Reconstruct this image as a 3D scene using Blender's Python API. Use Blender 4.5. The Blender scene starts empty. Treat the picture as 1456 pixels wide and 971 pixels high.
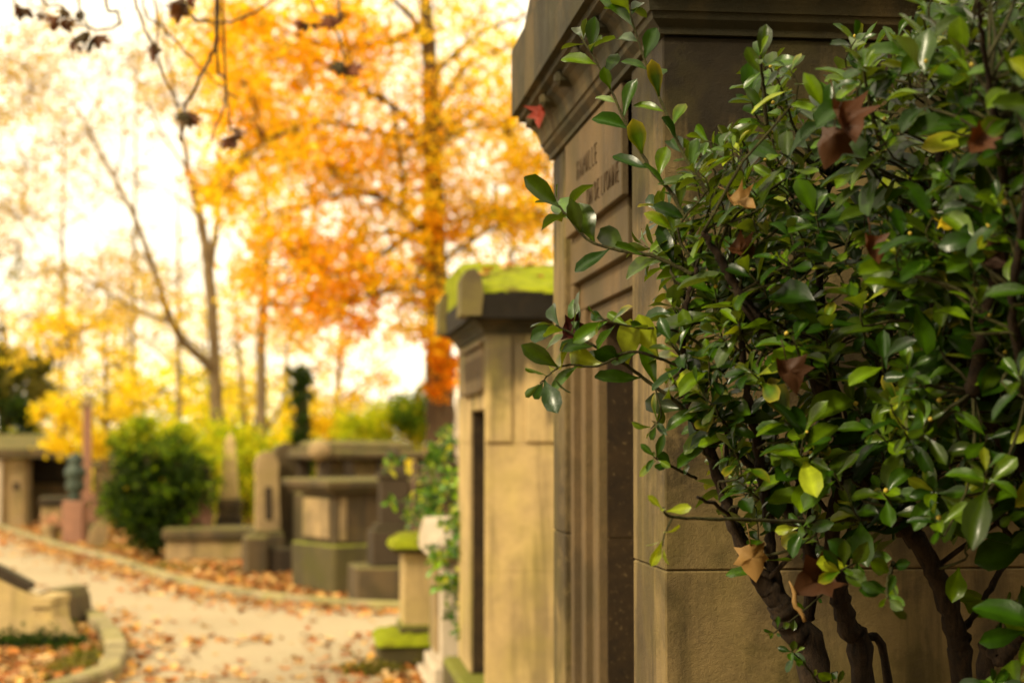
import bpy, bmesh, math, random
import numpy as np
from mathutils import Vector, Matrix, Quaternion

random.seed(7)
RNG = np.random.default_rng(7)
R = math.radians
sc = bpy.context.scene
COL = sc.collection
F = 2427.0
CAMH = 1.75
PITCH = math.atan(139.5 / F)
TH = math.atan(288.0 / F)

# ------------------------------------------------------------------ camera measure
def at(px, py, Y):
    u = (px - 728) / F
    v = (485.5 - py) / F
    dy = math.cos(PITCH) - v * math.sin(PITCH)
    dz = math.sin(PITCH) + v * math.cos(PITCH)
    s = Y / dy
    return Vector((u * s, Y, CAMH + dz * s))

def ground(px, py, h=0.0):
    u = (px - 728) / F
    v = (485.5 - py) / F
    dy = math.cos(PITCH) - v * math.sin(PITCH)
    dz = math.sin(PITCH) + v * math.cos(PITCH)
    s = (h - CAMH) / dz
    return Vector((u * s, dy * s, h))

# ------------------------------------------------------------------ object helpers
def tag(o, label=None, cat=None, group=None, kind=None):
    if label: o['label'] = label
    if cat: o['category'] = cat
    if group: o['group'] = group
    if kind: o['kind'] = kind
    return o

def thing(name, label, cat, loc=(0, 0, 0), yaw=0.0, group=None, tilt=(0, 0)):
    o = bpy.data.objects.new(name, None)
    COL.objects.link(o)
    o.location = loc
    o.rotation_euler = (tilt[0], tilt[1], yaw)
    o.empty_display_size = 0.2
    return tag(o, label, cat, group)

class MB:
    def __init__(self):
        self.v = []; self.n = 0; self.f = []; self.c = []; self.smooth = []
    def add(self, verts, faces, col=None, smooth=False):
        verts = np.asarray(verts, dtype=np.float32).reshape(-1, 3)
        b = self.n
        self.v.append(verts); self.n += len(verts)
        for f in faces: self.f.append([i + b for i in f])
        self.smooth.extend([smooth] * len(faces))
        if col is not None:
            self.c.append(np.tile(np.array(list(col) + [1.0], np.float32), (len(verts), 1)))
        else:
            self.c.append(np.ones((len(verts), 4), np.float32))
    def bulk(self, verts, faces, cols, smooth=False):
        """verts (N,k,3) copies, faces template list, cols (N,3)"""
        N, k, _ = verts.shape
        b = self.n
        self.v.append(verts.reshape(-1, 3).astype(np.float32)); self.n += N * k
        off = (np.arange(N) * k + b)
        for f in faces:
            arr = (off[:, None] + np.array(f)[None, :]).tolist()
            self.f.extend(arr)
        self.smooth.extend([smooth] * (N * len(faces)))
        cc = np.ones((N, k, 4), np.float32); cc[:, :, :3] = cols if cols.ndim == 3 else cols[:, None, :]
        self.c.append(cc.reshape(-1, 4))
    def build(self, name, mat, parent=None, usecol=False):
        me = bpy.data.meshes.new(name)
        v = np.concatenate(self.v) if self.v else np.zeros((0, 3))
        me.from_pydata(v.tolist(), [], self.f)
        me.polygons.foreach_set('use_smooth', self.smooth)
        if usecol:
            a = me.color_attributes.new('tint', 'FLOAT_COLOR', 'POINT')
            a.data.foreach_set('color', np.concatenate(self.c).ravel())
        me.materials.append(mat)
        me.update()
        o = bpy.data.objects.new(name, me)
        COL.objects.link(o)
        if parent is not None: o.parent = parent
        return o

def m_box(mb, x0, x1, y0, y1, z0, z1, bev=0.012, taper=1.0, tapery=None, wob=0.0, yaw=0.0, tilt=0.0, seg=1, smooth=False):
    bm = bmesh.new()
    bmesh.ops.create_cube(bm, size=1.0)
    cx, cy = (x0 + x1) / 2, (y0 + y1) / 2
    sx, sy, sz = x1 - x0, y1 - y0, z1 - z0
    ty = taper if tapery is None else tapery
    for v in bm.verts:
        t = v.co.z + 0.5
        v.co = Vector((v.co.x * sx * (1 + (taper - 1) * t), v.co.y * sy * (1 + (ty - 1) * t), v.co.z * sz))
    if bev > 0:
        bmesh.ops.bevel(bm, geom=list(bm.edges), offset=min(bev, sx * .4, sy * .4, sz * .4), segments=seg, affect='EDGES')
    M = Matrix.Translation((cx, cy, z0)) @ Matrix.Rotation(yaw, 4, 'Z') @ Matrix.Rotation(tilt, 4, 'Y') @ Matrix.Translation((0, 0, sz / 2))
    if wob:
        for v in bm.verts: v.co += Vector((random.uniform(-wob, wob), random.uniform(-wob, wob), random.uniform(-wob, wob)))
    bm.verts.ensure_lookup_table(); bm.verts.index_update()
    mb.add([tuple(M @ v.co) for v in bm.verts], [[v.index for v in f.verts] for f in bm.faces], smooth=smooth)
    bm.free()

def m_lathe(mb, prof, n=24, cx=0, cy=0, smooth=True, sx=1, sy=1):
    vs = []; fs = []
    for r, z in prof:
        for i in range(n):
            a = 2 * math.pi * i / n
            vs.append((cx + sx * r * math.cos(a), cy + sy * r * math.sin(a), z))
    for j in range(len(prof) - 1):
        for i in range(n):
            a = j * n + i; b = j * n + (i + 1) % n
            fs.append([a, b, b + n, a + n])
    fs.append(list(range(n))[::-1]); fs.append([(len(prof) - 1) * n + i for i in range(n)])
    mb.add(vs, fs, smooth=smooth)

def m_tube(mb, pts, rad, n=6, col=None):
    pts = [Vector(p) for p in pts]
    if not isinstance(rad, (list, tuple)): rad = [rad] * len(pts)
    vs = []; fs = []
    prev = Vector((1, 0.1, 0))
    for i, p in enumerate(pts):
        t = (pts[min(i + 1, len(pts) - 1)] - pts[max(i - 1, 0)])
        if t.length < 1e-9: t = Vector((0, 0, 1))
        t.normalize()
        u = prev - t * prev.dot(t)
        if u.length < 1e-4: u = t.orthogonal()
        u.normalize(); prev = u
        w = t.cross(u)
        for k in range(n):
            a = 2 * math.pi * k / n
            vs.append(tuple(p + (u * math.cos(a) + w * math.sin(a)) * rad[i]))
    for j in range(len(pts) - 1):
        for k in range(n):
            a = j * n + k; b = j * n + (k + 1) % n
            fs.append([a, b, b + n, a + n])
    fs.append(list(range(n))[::-1]); fs.append([(len(pts) - 1) * n + k for k in range(n)])
    mb.add(vs, fs, col, smooth=True)

def smooth_path(pts, rad, sub=4, wob=0.0):
    P = [Vector(p) for p in pts]; out = []; ro = []
    for i in range(len(P) - 1):
        p0 = P[max(i - 1, 0)]; p1 = P[i]; p2 = P[i + 1]; p3 = P[min(i + 2, len(P) - 1)]
        for s in range(sub):
            t = s / sub
            q = 0.5 * ((2 * p1) + (p2 - p0) * t + (2 * p0 - 5 * p1 + 4 * p2 - p3) * t * t + (3 * p1 - p0 - 3 * p2 + p3) * t ** 3)
            r = rad[i] * (1 - t) + rad[i + 1] * t
            if wob and (i or s): q = q + Vector([random.uniform(-wob, wob) for _ in range(3)])
            out.append(q); ro.append(r * (1 + (random.uniform(-.1, .1) if wob else 0)))
    out.append(P[-1]); ro.append(rad[-1])
    return out, ro

def m_prism_x(mb, poly_yz, x0, x1):
    n = len(poly_yz)
    vs = [(x0, y, z) for y, z in poly_yz] + [(x1, y, z) for y, z in poly_yz]
    fs = [list(range(n))[::-1], [n + i for i in range(n)]]
    for i in range(n):
        j = (i + 1) % n
        fs.append([i, j, n + j, n + i])
    mb.add(vs, fs)

def m_prism_y(mb, poly_xz, y0, y1):
    n = len(poly_xz)
    vs = [(x, y0, z) for x, z in poly_xz] + [(x, y1, z) for x, z in poly_xz]
    fs = [list(range(n)), [n + i for i in range(n)][::-1]]
    for i in range(n):
        j = (i + 1) % n
        fs.append([j, i, n + i, n + j])
    mb.add(vs, fs)

def m_ring(mb, x0, x1, y0, y1, prof, cap=True):
    vs = []; fs = []
    for o, z in prof:
        vs += [(x0 - o, y0 - o, z), (x1 + o, y0 - o, z), (x1 + o, y1 + o, z), (x0 - o, y1 + o, z)]
    for j in range(len(prof) - 1):
        for k in range(4):
            a = j * 4 + k; b = j * 4 + (k + 1) % 4
            fs.append([a, b, b + 4, a + 4])
    if cap:
        fs.append([3, 2, 1, 0]); b = (len(prof) - 1) * 4; fs.append([b, b + 1, b + 2, b + 3])
    mb.add(vs, fs)

# ------------------------------------------------------------------ materials
class NT:
    def __init__(self, name):
        self.m = bpy.data.materials.new(name); self.m.use_nodes = True
        self.t = self.m.node_tree; self.t.nodes.clear()
        self.out = self.N('ShaderNodeOutputMaterial')
    def N(self, k, **kw):
        n = self.t.nodes.new(k)
        for a, b in kw.items(): setattr(n, a, b)
        return n
    def L(self, a, b): self.t.links.new(a, b)
    def val(self, sock, v):
        if hasattr(v, 'is_output') or isinstance(v, bpy.types.NodeSocket): self.L(v, sock)
        else: sock.default_value = v
    def coords(self, scale=(1, 1, 1), loc=(0, 0, 0), world=False):
        if world:
            g = self.N('ShaderNodeNewGeometry').outputs['Position']
        else:
            g = self.N('ShaderNodeTexCoord').outputs['Object']
        m = self.N('ShaderNodeMapping'); m.inputs['Scale'].default_value = scale; m.inputs['Location'].default_value = loc
        self.L(g, m.inputs['Vector']); return m.outputs['Vector']
    def noise(self, vec, scale, detail=4, rough=.6, dist=0.0):
        n = self.N('ShaderNodeTexNoise'); self.L(vec, n.inputs['Vector'])
        n.inputs['Scale'].default_value = scale; n.inputs['Detail'].default_value = detail
        n.inputs['Roughness'].default_value = rough; n.inputs['Distortion'].default_value = dist
        return n.outputs['Fac']
    def ramp(self, fac, a, b, c0=0.0, c1=1.0):
        n = self.N('ShaderNodeMapRange'); n.clamp = True
        self.L(fac, n.inputs['Value']); n.inputs['From Min'].default_value = a; n.inputs['From Max'].default_value = b
        n.inputs['To Min'].default_value = c0; n.inputs['To Max'].default_value = c1
        return n.outputs['Result']
    def math(self, op, a, b=0.0):
        n = self.N('ShaderNodeMath', operation=op); self.val(n.inputs[0], a); self.val(n.inputs[1], b); return n.outputs[0]
    def mix(self, fac, a, b, blend='MIX'):
        n = self.N('ShaderNodeMix', data_type='RGBA', blend_type=blend)
        self.val(n.inputs[0], fac)
        for s, v in ((n.inputs[6], a), (n.inputs[7], b)):
            if isinstance(v, tuple): s.default_value = (*v, 1) if len(v) == 3 else v
            else: self.L(v, s)
        return n.outputs[2]
    def bump(self, h, strength=.5, dist=.01):
        n = self.N('ShaderNodeBump'); self.L(h, n.inputs['Height']); n.inputs['Strength'].default_value = strength
        n.inputs['Distance'].default_value = dist; return n.outputs['Normal']
    def princ(self, col, rough=.85, normal=None, spec=.3, metallic=0):
        p = self.N('ShaderNodeBsdfPrincipled')
        self.val(p.inputs['Base Color'], (*col, 1) if isinstance(col, tuple) else col)
        self.val(p.inputs['Roughness'], rough); p.inputs['Specular IOR Level'].default_value = spec
        p.inputs['Metallic'].default_value = metallic
        if normal is not None: self.L(normal, p.inputs['Normal'])
        return p
    def done(self, sh):
        self.L(sh, self.out.inputs['Surface']); return self.m

def stone(name, base, dark=(.035, .028, .016), stain=.6, streak=.6, moss=0.0, mossc=(.12, .16, .015), algae=0.0, scale=1.0, low=.47, pits=0.6, runs=None):
    t = NT(name)
    v = t.coords((scale,) * 3)
    vs = t.coords((scale * 3.2, scale * 3.2, scale * .35))
    n1 = t.noise(v, 1.3, 6, .62, .4)
    n2 = t.noise(v, 9, 6, .7)
    n3 = t.noise(v, 90, 4, .75)
    n5 = t.noise(v, 320, 2, .6)
    ns = t.noise(vs, 1.6, 6, .65, .3)
    c = t.mix(t.ramp(n2, .3, .75), tuple(x * .74 for x in base), tuple(min(1, x * 1.16) for x in base))
    c = t.mix(t.math('MULTIPLY', t.ramp(n3, .35, .75), .35), c, tuple(min(1, x * 1.35) for x in base))
    c = t.mix(t.math('MULTIPLY', t.ramp(n5, .55, .7), .35 * pits), c, tuple(x * .35 for x in base))
    # grime patches and vertical runs
    g = t.math('MULTIPLY', t.ramp(n1, low, low + .12), stain)
    c = t.mix(g, c, tuple(d + (b - d) * .22 for d, b in zip(dark, base)))
    nb = t.noise(v, 4.5, 9, .72, .6)
    c = t.mix(t.math('MULTIPLY', t.ramp(nb, .52, .60), .55 * stain), c, tuple(d + (b - d) * .35 for d, b in zip(dark, base)))
    c = t.mix(t.math('MULTIPLY', t.ramp(nb, .44, .36), .4), c, tuple(min(1, x * 1.25) for x in base))
    s = t.math('MULTIPLY', t.ramp(ns, .5, .62), streak)
    c = t.mix(s, c, tuple(d + (b - d) * .12 for d, b in zip(dark, base)))
    if runs:
        oz = t.N('ShaderNodeSeparateXYZ'); t.L(t.N('ShaderNodeTexCoord').outputs['Object'], oz.inputs[0])
        e = t.math('ADD', oz.outputs['Z'], t.math('ADD', t.math('MULTIPLY', ns, 1.5), t.math('MULTIPLY', n1, 1.0)))
        c = t.mix(t.math('MULTIPLY', t.ramp(e, runs + 1.18, runs + 1.42), .85), c, dark)
    if algae:
        a = t.math('MULTIPLY', t.ramp(t.noise(v, 2.3, 5, .6), .45, .65), algae)
        c = t.mix(a, c, (base[0] * .75, base[1] * .9, base[2] * .3))
    h = t.math('ADD', t.math('MULTIPLY', n2, .35), t.math('ADD', t.math('MULTIPLY', n3, .5), t.math('MULTIPLY', n5, .25)))
    if moss:
        gn = t.N('ShaderNodeNewGeometry'); sx = t.N('ShaderNodeSeparateXYZ'); t.L(gn.outputs['Normal'], sx.inputs[0])
        up = t.ramp(t.math('ADD', sx.outputs['Z'], t.math('MULTIPLY', t.math('SUBTRACT', t.noise(v, 6, 5), .5), 1.1)), .45, .75)
        c = t.mix(t.math('MULTIPLY', up, moss), c, mossc)
    return t.done(t.princ(c, t.ramp(n2, .3, .7, .75, .95), t.bump(t.math('ADD', h, t.math('MULTIPLY', nb, .8)), .8, .008 / scale), .25).outputs[0])

def moss_mat(name, a=(.16, .19, .006), b=(.29, .33, .010)):
    t = NT(name); v = t.coords((1, 1, 1))
    n1 = t.noise(v, 7, 5, .65); n2 = t.noise(v, 60, 4, .7)
    c = t.mix(t.ramp(n1, .32, .62), a, b)
    c = t.mix(t.math('MULTIPLY', t.ramp(n2, .5, .75), .5), c, (.28, .2, .03))
    c = t.mix(t.ramp(t.noise(v, 3.4, 6, .7), .54, .64), c, (.11, .085, .015))
    return t.done(t.princ(c, .95, t.bump(t.math('ADD', n2, n1), 1.0, .02), .1).outputs[0])

def leaf_mat(name, transl=.4, gloss_rough=.4, spec=.35, vein=False, tmul=(1.3, 1.25, .6)):
    t = NT(name)
    a = t.N('ShaderNodeAttribute', attribute_name='tint')
    col = a.outputs['Color']
    v = t.coords()
    col = t.mix(t.ramp(t.noise(v, 45 if vein else 12, 3), .35, .7), t.mix(1.0, col, (.72, .72, .72), 'MULTIPLY'), col)
    if vein:
        bf = t.N('ShaderNodeNewGeometry').outputs['Backfacing']
        col = t.mix(bf, col, t.mix(.4, col, (.12, .16, .05)))
    p = t.princ(col, gloss_rough, None, spec)
    if vein:
        p.inputs['Coat Weight'].default_value = .12; p.inputs['Coat Roughness'].default_value = .16
        t.L(t.bump(t.noise(v, 160, 3), .25, .002), p.inputs['Normal'])
    tr = t.N('ShaderNodeBsdfTranslucent')
    t.L(t.mix(1.0, col, tmul, 'MULTIPLY'), tr.inputs['Color'])
    m = t.N('ShaderNodeMixShader'); m.inputs[0].default_value = transl
    t.L(p.outputs[0], m.inputs[1]); t.L(tr.outputs[0], m.inputs[2])
    return t.done(m.outputs[0])

def bark_mat(name, a, b, scale=1.0):
    t = NT(name)
    v = t.coords((1 * scale, 1 * scale, .25 * scale))
    n1 = t.noise(v, 14, 6, .7, .6); n2 = t.noise(t.coords((scale,) * 3), 70, 4, .7)
    c = t.mix(t.ramp(n1, .35, .65), a, b)
    c = t.mix(t.math('MULTIPLY', t.ramp(n2, .5, .7), .4), c, tuple(x * .4 for x in a))
    return t.done(t.princ(c, .9, t.bump(t.math('ADD', n1, n2), .8, .01), .2).outputs[0])

def metal_mat(name, a, b, rough=.55):
    t = NT(name); v = t.coords()
    n = t.noise(v, 5, 6, .7, .5); n2 = t.noise(v, 60, 4, .7)
    c = t.mix(t.ramp(n, .35, .68), a, b)
    c = t.mix(t.math('MULTIPLY', t.ramp(n2, .58, .7), .5), c, (.22, .15, .06))
    return t.done(t.princ(c, rough, t.bump(n2, .3, .003), .5, .35).outputs[0])

STONE = (.42, .325, .205)
M = {}
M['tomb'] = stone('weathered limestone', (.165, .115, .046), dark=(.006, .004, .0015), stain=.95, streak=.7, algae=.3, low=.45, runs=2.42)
M['tomb_front'] = stone('weathered front limestone', (.120, .078, .034), stain=.65, streak=.6, algae=.2)
M['corn'] = stone('dark limestone cornice', (.075, .052, .019), dark=(.004, .007, .003), stain=.97, streak=.9, algae=.3, low=.42)  # near-black stone for cornices and roof, blotched by noise
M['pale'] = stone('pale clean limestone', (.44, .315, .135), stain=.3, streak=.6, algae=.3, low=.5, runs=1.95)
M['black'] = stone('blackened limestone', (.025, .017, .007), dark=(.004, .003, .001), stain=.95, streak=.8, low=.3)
M['white'] = stone('white marble tomb', (.48, .395, .28), dark=(.3, .25, .18), stain=.3, streak=.35, low=.5, pits=.3)
M['mossy'] = stone('mossy stone', (.085, .066, .022), stain=.7, streak=.6, moss=.7, mossc=(.16, .17, .01), algae=.6)
M['kerb'] = stone('kerb stone', (.30, .235, .13), stain=.6, streak=.4, moss=.22, mossc=(.2, .19, .03), algae=.5)
M['grave'] = stone('brown gravestone', (.095, .064, .028), stain=.85, streak=.8, moss=.3, mossc=(.17, .17, .03), algae=.3, scale=.8)
M['graveD'] = stone('dark gravestone', (.045, .030, .015), dark=(.015, .01, .006), stain=.7, streak=.6, moss=.08, algae=.1, scale=.8)
M['graveL'] = stone('light gravestone', (.31, .215, .10), stain=.6, streak=.5, moss=.4, algae=.3, scale=.8)
M['pink'] = stone('pink granite', (.27, .135, .08), dark=(.12, .06, .04), stain=.4, streak=.3, scale=.8)
M['groove'] = stone('mould and shadow dark groove', (.055, .040, .020), dark=(.01, .008, .004), stain=.8, streak=.7)  # mould stain and the shadow of the recess, both put into the colour
M['moss'] = moss_mat('bright moss')
M['door'] = metal_mat('bronze door', (.012, .007, .0025), (.048, .027, .008))
M['ink'] = NT('dark incised lettering'); M['ink'] = M['ink'].done(M['ink'].princ((.06, .038, .018), .9).outputs[0])
M['iron'] = metal_mat('rusty iron', (.06, .035, .02), (.14, .07, .03), .7)
M['bronze'] = metal_mat('green bronze', (.015, .028, .020), (.05, .07, .045), .6)
M['bark'] = bark_mat('grey brown bark', (.10, .07, .035), (.27, .20, .10), .6)
M['barkd'] = bark_mat('dark bark', (.045, .028, .014), (.12, .075, .035), .6)
M['bushbark'] = bark_mat('shrub bark', (.008, .005, .003), (.040, .024, .011), 5)
M['twig'] = bark_mat('green brown twig', (.022, .018, .007), (.06, .06, .016), 3)
M['bushleaf'] = leaf_mat('glossy evergreen leaf', .22, .34, .22, True, (2.0, 1.8, .2))
M['farleaf'] = leaf_mat('autumn foliage', .62, .6, .2, False, (1.4, 1.38, .6))
M['drycol'] = leaf_mat('dry leaf', .18, .6, .25, False, (1.2, .9, .5))
M['litter'] = leaf_mat('fallen leaf', .12, .65, .2, False, (1, .9, .6))

def ground_mat():
    t = NT('leafy soil'); v = t.coords()
    n1 = t.noise(v, .6, 5, .6); n2 = t.noise(v, 9, 6, .7); n3 = t.noise(v, 70, 4, .7)
    c = t.mix(t.ramp(n1, .35, .65), (.20, .12, .045), (.11, .10, .025))
    c = t.mix(t.ramp(n2, .42, .62), c, (.32, .16, .05))
    c = t.mix(t.math('MULTIPLY', t.ramp(n3, .5, .65), .6), c, (.06, .04, .02))
    return t.done(t.princ(c, .95, t.bump(t.math('ADD', n2, n3), .9, .03), .15).outputs[0])
def path_mat():
    t = NT('gravel path'); v = t.coords()
    n1 = t.noise(v, .5, 5, .6); n2 = t.noise(v, 4, 6, .7); n3 = t.noise(v, 60, 4, .8)
    c = t.mix(t.ramp(n1, .3, .7), (.37, .305, .185), (.29, .235, .135))
    c = t.mix(t.math('MULTIPLY', t.ramp(n2, .45, .7), .45), c, (.34, .24, .15))
    c = t.mix(t.math('MULTIPLY', t.ramp(n3, .5, .7), .5), c, (.52, .41, .27))
    c = t.mix(t.math('MULTIPLY', t.ramp(n3, .5, .35), .4), c, (.22, .16, .1))
    return t.done(t.princ(c, .9, t.bump(t.math('ADD', n2, n3), .6, .015), .2).outputs[0])
M['ground'] = ground_mat(); M['path'] = path_mat()

# ------------------------------------------------------------------ ground, path, kerbs
mb = MB()
g = 40
xs = np.concatenate([np.linspace(-300, -20, 8), np.linspace(-16, 16, 33), np.linspace(20, 300, 8)])
ys = np.concatenate([np.linspace(-60, 0, 5), np.linspace(2, 45, 44), np.linspace(60, 420, 10)])
V = [(x, y, 0.0) for y in ys for x in xs]; nx = len(xs)
mb.add(V, [[j * nx + i, j * nx + i + 1, (j + 1) * nx + i + 1, (j + 1) * nx + i] for j in range(len(ys) - 1) for i in range(nx - 1)], smooth=True)
tag(mb.build('ground', M['ground']), kind='structure')

K1px = [(-160, 722), (-60, 741), (0, 755), (73, 779), (160, 803), (242, 830), (315, 847), (400, 859), (480, 865), (567, 869)]
K1 = [ground(*p) for p in K1px]
K1 = [K1[0] + Vector((-9, 9, 0))] + K1 + [Vector((.6, 17.2, 0)), Vector((3, 17.4, 0)), Vector((8, 18, 0))]
K2px = [(104, 883), (128, 897), (143, 914), (150, 936), (142, 955), (121, 975)]
K2 = [ground(*p) for p in K2px]
K2 = [Vector((-13, 21.0, 0)), Vector((-8, 19.2, 0)), Vector((-5.6, 17.9, 0))] + K2 + [Vector((-3.35, 10.6, 0)), Vector((-3.6, 8, 0)), Vector((-3.7, 2, 0)), Vector((-3.7, -6, 0))]
k1, _ = smooth_path(K1, [1] * len(K1), 5)
k2, _ = smooth_path(K2, [1] * len(K2), 5)
# path polygon
poly = [Vector((p.x, p.y, .004)) for p in k1] + [Vector((8, 14.6, .004)), Vector((-.9, 14.6, .004)), Vector((-.75, 9.0, .004)), Vector((-.35, -6, .004))] + [Vector((p.x, p.y, .004)) for p in reversed(k2)]
bm = bmesh.new()
vv = [bm.verts.new(p) for p in poly]
for i in range(len(vv)): bm.edges.new((vv[i], vv[(i + 1) % len(vv)]))
bmesh.ops.triangle_fill(bm, use_beauty=True, edges=bm.edges[:])
for f in bm.faces:
    if f.normal.z < 0: f.normal_flip()
me = bpy.data.meshes.new('path'); bm.to_mesh(me); bm.free(); me.materials.append(M['path'])
o = bpy.data.objects.new('path', me); COL.objects.link(o); tag(o, kind='structure')

def kerb(pts, side, w, h, name, mat, label):
    mb = MB()
    pts = [p for p in pts]
    L = 0
    # individual stones along the line
    d = [0]
    for i in range(1, len(pts)): d.append(d[-1] + (pts[i] - pts[i - 1]).length)
    def P(s):
        s = max(0, min(s, d[-1]))
        for i in range(1, len(d)):
            if s <= d[i] + 1e-9:
                t = (s - d[i - 1]) / max(d[i] - d[i - 1], 1e-6)
                return pts[i - 1].lerp(pts[i], t)
        return pts[-1]
    s = 0
    while s < d[-1]:
        l = random.uniform(.55, 1.0)
        vs = []; n = 4
        for k in range(n + 1):
            q = s + .008 + (l - .016) * k / n
            p = P(q); tt = (P(q + .05) - P(q - .05)); tt.z = 0; tt.normalize()
            nn = Vector((-tt.y, tt.x, 0)) * side
            hh = h
            for (a, z) in ((0, -.02), (0, hh - .02), (.02, hh), (w - .02, hh), (w, hh - .02), (w, -.02)):
                vs.append(p + nn * a + Vector((0, 0, z)))
        fs = []
        for k in range(n):
            for j in range(5):
                a = k * 6 + j; fs.append([a, a + 6, a + 7, a + 1])
        fs.append([0, 1, 2, 3, 4, 5]); fs.append([n * 6 + j for j in range(6)][::-1])
        dz = random.uniform(-.006, .008)
        mb.add([(v.x, v.y, v.z + dz) for v in vs], fs)
        s += l
    o = mb.build(name, mat)
    return tag(o, label, 'kerb')
kerb(k1, 1, .16, .10, 'kerb', M['kerb'], 'pale stone kerb curving along the far side of the path beside the graves')
kerb(k2, 1, .17, .12, 'kerb', M['kerb'], 'broad mossy stone kerb curling round the lower left corner grave')

# ------------------------------------------------------------------ big mausoleum (right)
def px_at_plane(px, c):  # depth on the front plane
    return c / ((px - 728) / F + .1187)
A0 = at(945, 625, 4.2); A0.z = 0
def s1(px): return (px_at_plane(px, .874) - 4.2) / math.cos(TH)
W1 = s1(787); D1 = 2.3
m1 = thing('mausoleum', 'large limestone family mausoleum with carved name tablet, nearest on the right behind the shrub', 'mausoleum', A0, TH)
JT = 1.43
mb = MB()
pil = s1(900); gr = s1(888); jn = s1(883); jf = s1(820); fp = s1(803)
# side and back walls in courses; front built from pilasters
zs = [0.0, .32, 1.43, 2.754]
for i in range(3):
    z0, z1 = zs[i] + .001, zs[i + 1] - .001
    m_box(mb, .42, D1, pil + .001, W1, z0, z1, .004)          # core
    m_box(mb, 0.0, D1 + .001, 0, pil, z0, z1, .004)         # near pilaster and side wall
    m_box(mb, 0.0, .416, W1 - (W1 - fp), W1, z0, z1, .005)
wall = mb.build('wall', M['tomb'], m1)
# recess strips + door surround
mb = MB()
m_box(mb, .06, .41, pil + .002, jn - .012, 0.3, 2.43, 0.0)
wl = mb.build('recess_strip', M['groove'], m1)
mb = MB()
# lintel zone between recess line and plate
m_box(mb, .020, .41, jn - .010, fp - .002, 2.276, 2.752, 0.003)
m_box(mb, .045, .41, jn, fp - .003, 2.187, 2.275, .003)
m_box(mb, .065, .40, jn, fp - .02, 2.13, 2.186, .003)
# far jamb mouldings (stepped)
m_box(mb, .020, .41, s1(807), fp - .002, .05, 2.275, .003)
m_box(mb, .045, .41, s1(812.5), s1(807) - .002, .05, 2.186, .004)
m_box(mb, .070, .40, jf + .0, s1(812.5) - .002, .05, 2.129, .004)
# near jamb thin moulding
m_box(mb, .045, .40, jn - .011, jn + .02, .05, 2.186, .004)
m_box(mb, -.12, .5, jn - .01, fp, 0.0, .05, .01)
mb.build('door_surround', M['tomb_front'], m1)
mb = MB()
m_box(mb, .405, .416, jn, jf, .05, 2.2, .0)
for k in range(2):
    y0 = jn + .04 + k * (jf - jn) / 2; y1 = y0 + (jf - jn) / 2 - .08
    m_box(mb, .392, .404, y0, y1, .2, .9, .004)
    m_box(mb, .392, .404, y0, y1, 1.0, 1.95, .004)
dr = mb.build('door', M['door'], m1)
mb = MB(); m_lathe(mb, [(.004, 0), (.022, .01), (.026, .03), (.018, .05), (.004, .056)], 12)
hd = mb.build('handle', M['iron'], dr); hd.location = (.39, (jn + jf) / 2 + .05, 1.05); hd.rotation_euler = (0, -math.pi / 2, 0)
# brown plated reveal on the far jamb
mb = MB()
m_box(mb, .10, .39, jf - .006, jf - .001, .06, JT - .004, 0)
m_box(mb, .10, .39, jf - .006, jf - .001, JT + .004, 2.128, 0)
mb.build('door_reveal', M['door'], m1)
# tablet
mb = MB()
m_box(mb, -.004, .018, s1(887), s1(806), 2.433, 2.752, .003)
tb = mb.build('name_tablet', M['tomb_front'], m1)
def text_mesh(txt, size, width, parent, name, loc, rot, mat, depth=.002):
    cu = bpy.data.curves.new('tmp', 'FONT'); cu.body = txt; cu.size = size; cu.extrude = depth; cu.offset = -.0022; cu.align_x = 'LEFT'; cu.space_character = 1.22; cu.resolution_u = 3
    ob = bpy.data.objects.new('tmp', cu); COL.objects.link(ob)
    dg = bpy.context.evaluated_depsgraph_get()
    me = bpy.data.meshes.new_from_object(ob.evaluated_get(dg))
    bpy.data.objects.remove(ob); bpy.data.curves.remove(cu)
    xs = [v.co.x for v in me.vertices]; x0, x1 = min(xs), max(xs)
    hh = max(v.co.y for v in me.vertices) - 0
    for v in me.vertices:
        v.co.x = (v.co.x - x0) / (x1 - x0) * width
        v.co.y = v.co.y / hh * size
    me.materials.clear(); me.materials.append(mat)
    o = bpy.data.objects.new(name, me); COL.objects.link(o); o.parent = parent
    o.location = loc; o.rotation_euler = rot
    return o
RT = (math.pi / 2, 0, -math.pi / 2)
text_mesh('FAMILLE', .064, s1(824) - s1(852), tb, 'inscription', (-.0055, s1(824), 2.588), RT, M['ink'])
text_mesh('ON DE LYONNE', .062, s1(838) - s1(883.5), tb, 'inscription', (-.0055, s1(838), 2.475), RT, M['ink'])
# cornice
mb = MB()
prof = [(.0, 2.756), (.012, 2.756), (.012, 2.772), (.030, 2.79), (.034, 2.806), (.040, 2.808), (.043, 2.83), (.052, 2.856), (.072, 2.880), (.088, 2.890), (.088, 2.905), (.112, 2.912), (.112, 2.937), (.135, 2.937), (.135, 3.18), (.12, 3.19), (0, 3.19)]
m_ring(mb, 0, D1, 0, W1, prof)
for k in range(6):
    y = .10 + k * (W1 - .2) / 5
    m_box(mb, -.108, -.03, y - .028, y + .028, 2.86, 2.910, .014)
cn = mb.build('cornice', M['corn'], m1)
mb = MB()
yc = W1 / 2
for (ox, oy, hz) in ((.105, .10, .0),):
    m_prism_x(mb, [(-.14, 3.192), (W1 + .05, 3.192), (W1 + .02, 3.23), (yc, 3.23 + .31 * W1 / 2 + .12), (-.12, 3.23)], -ox, D1 + .1)
mb.build('roof', M['corn'], m1)
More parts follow.
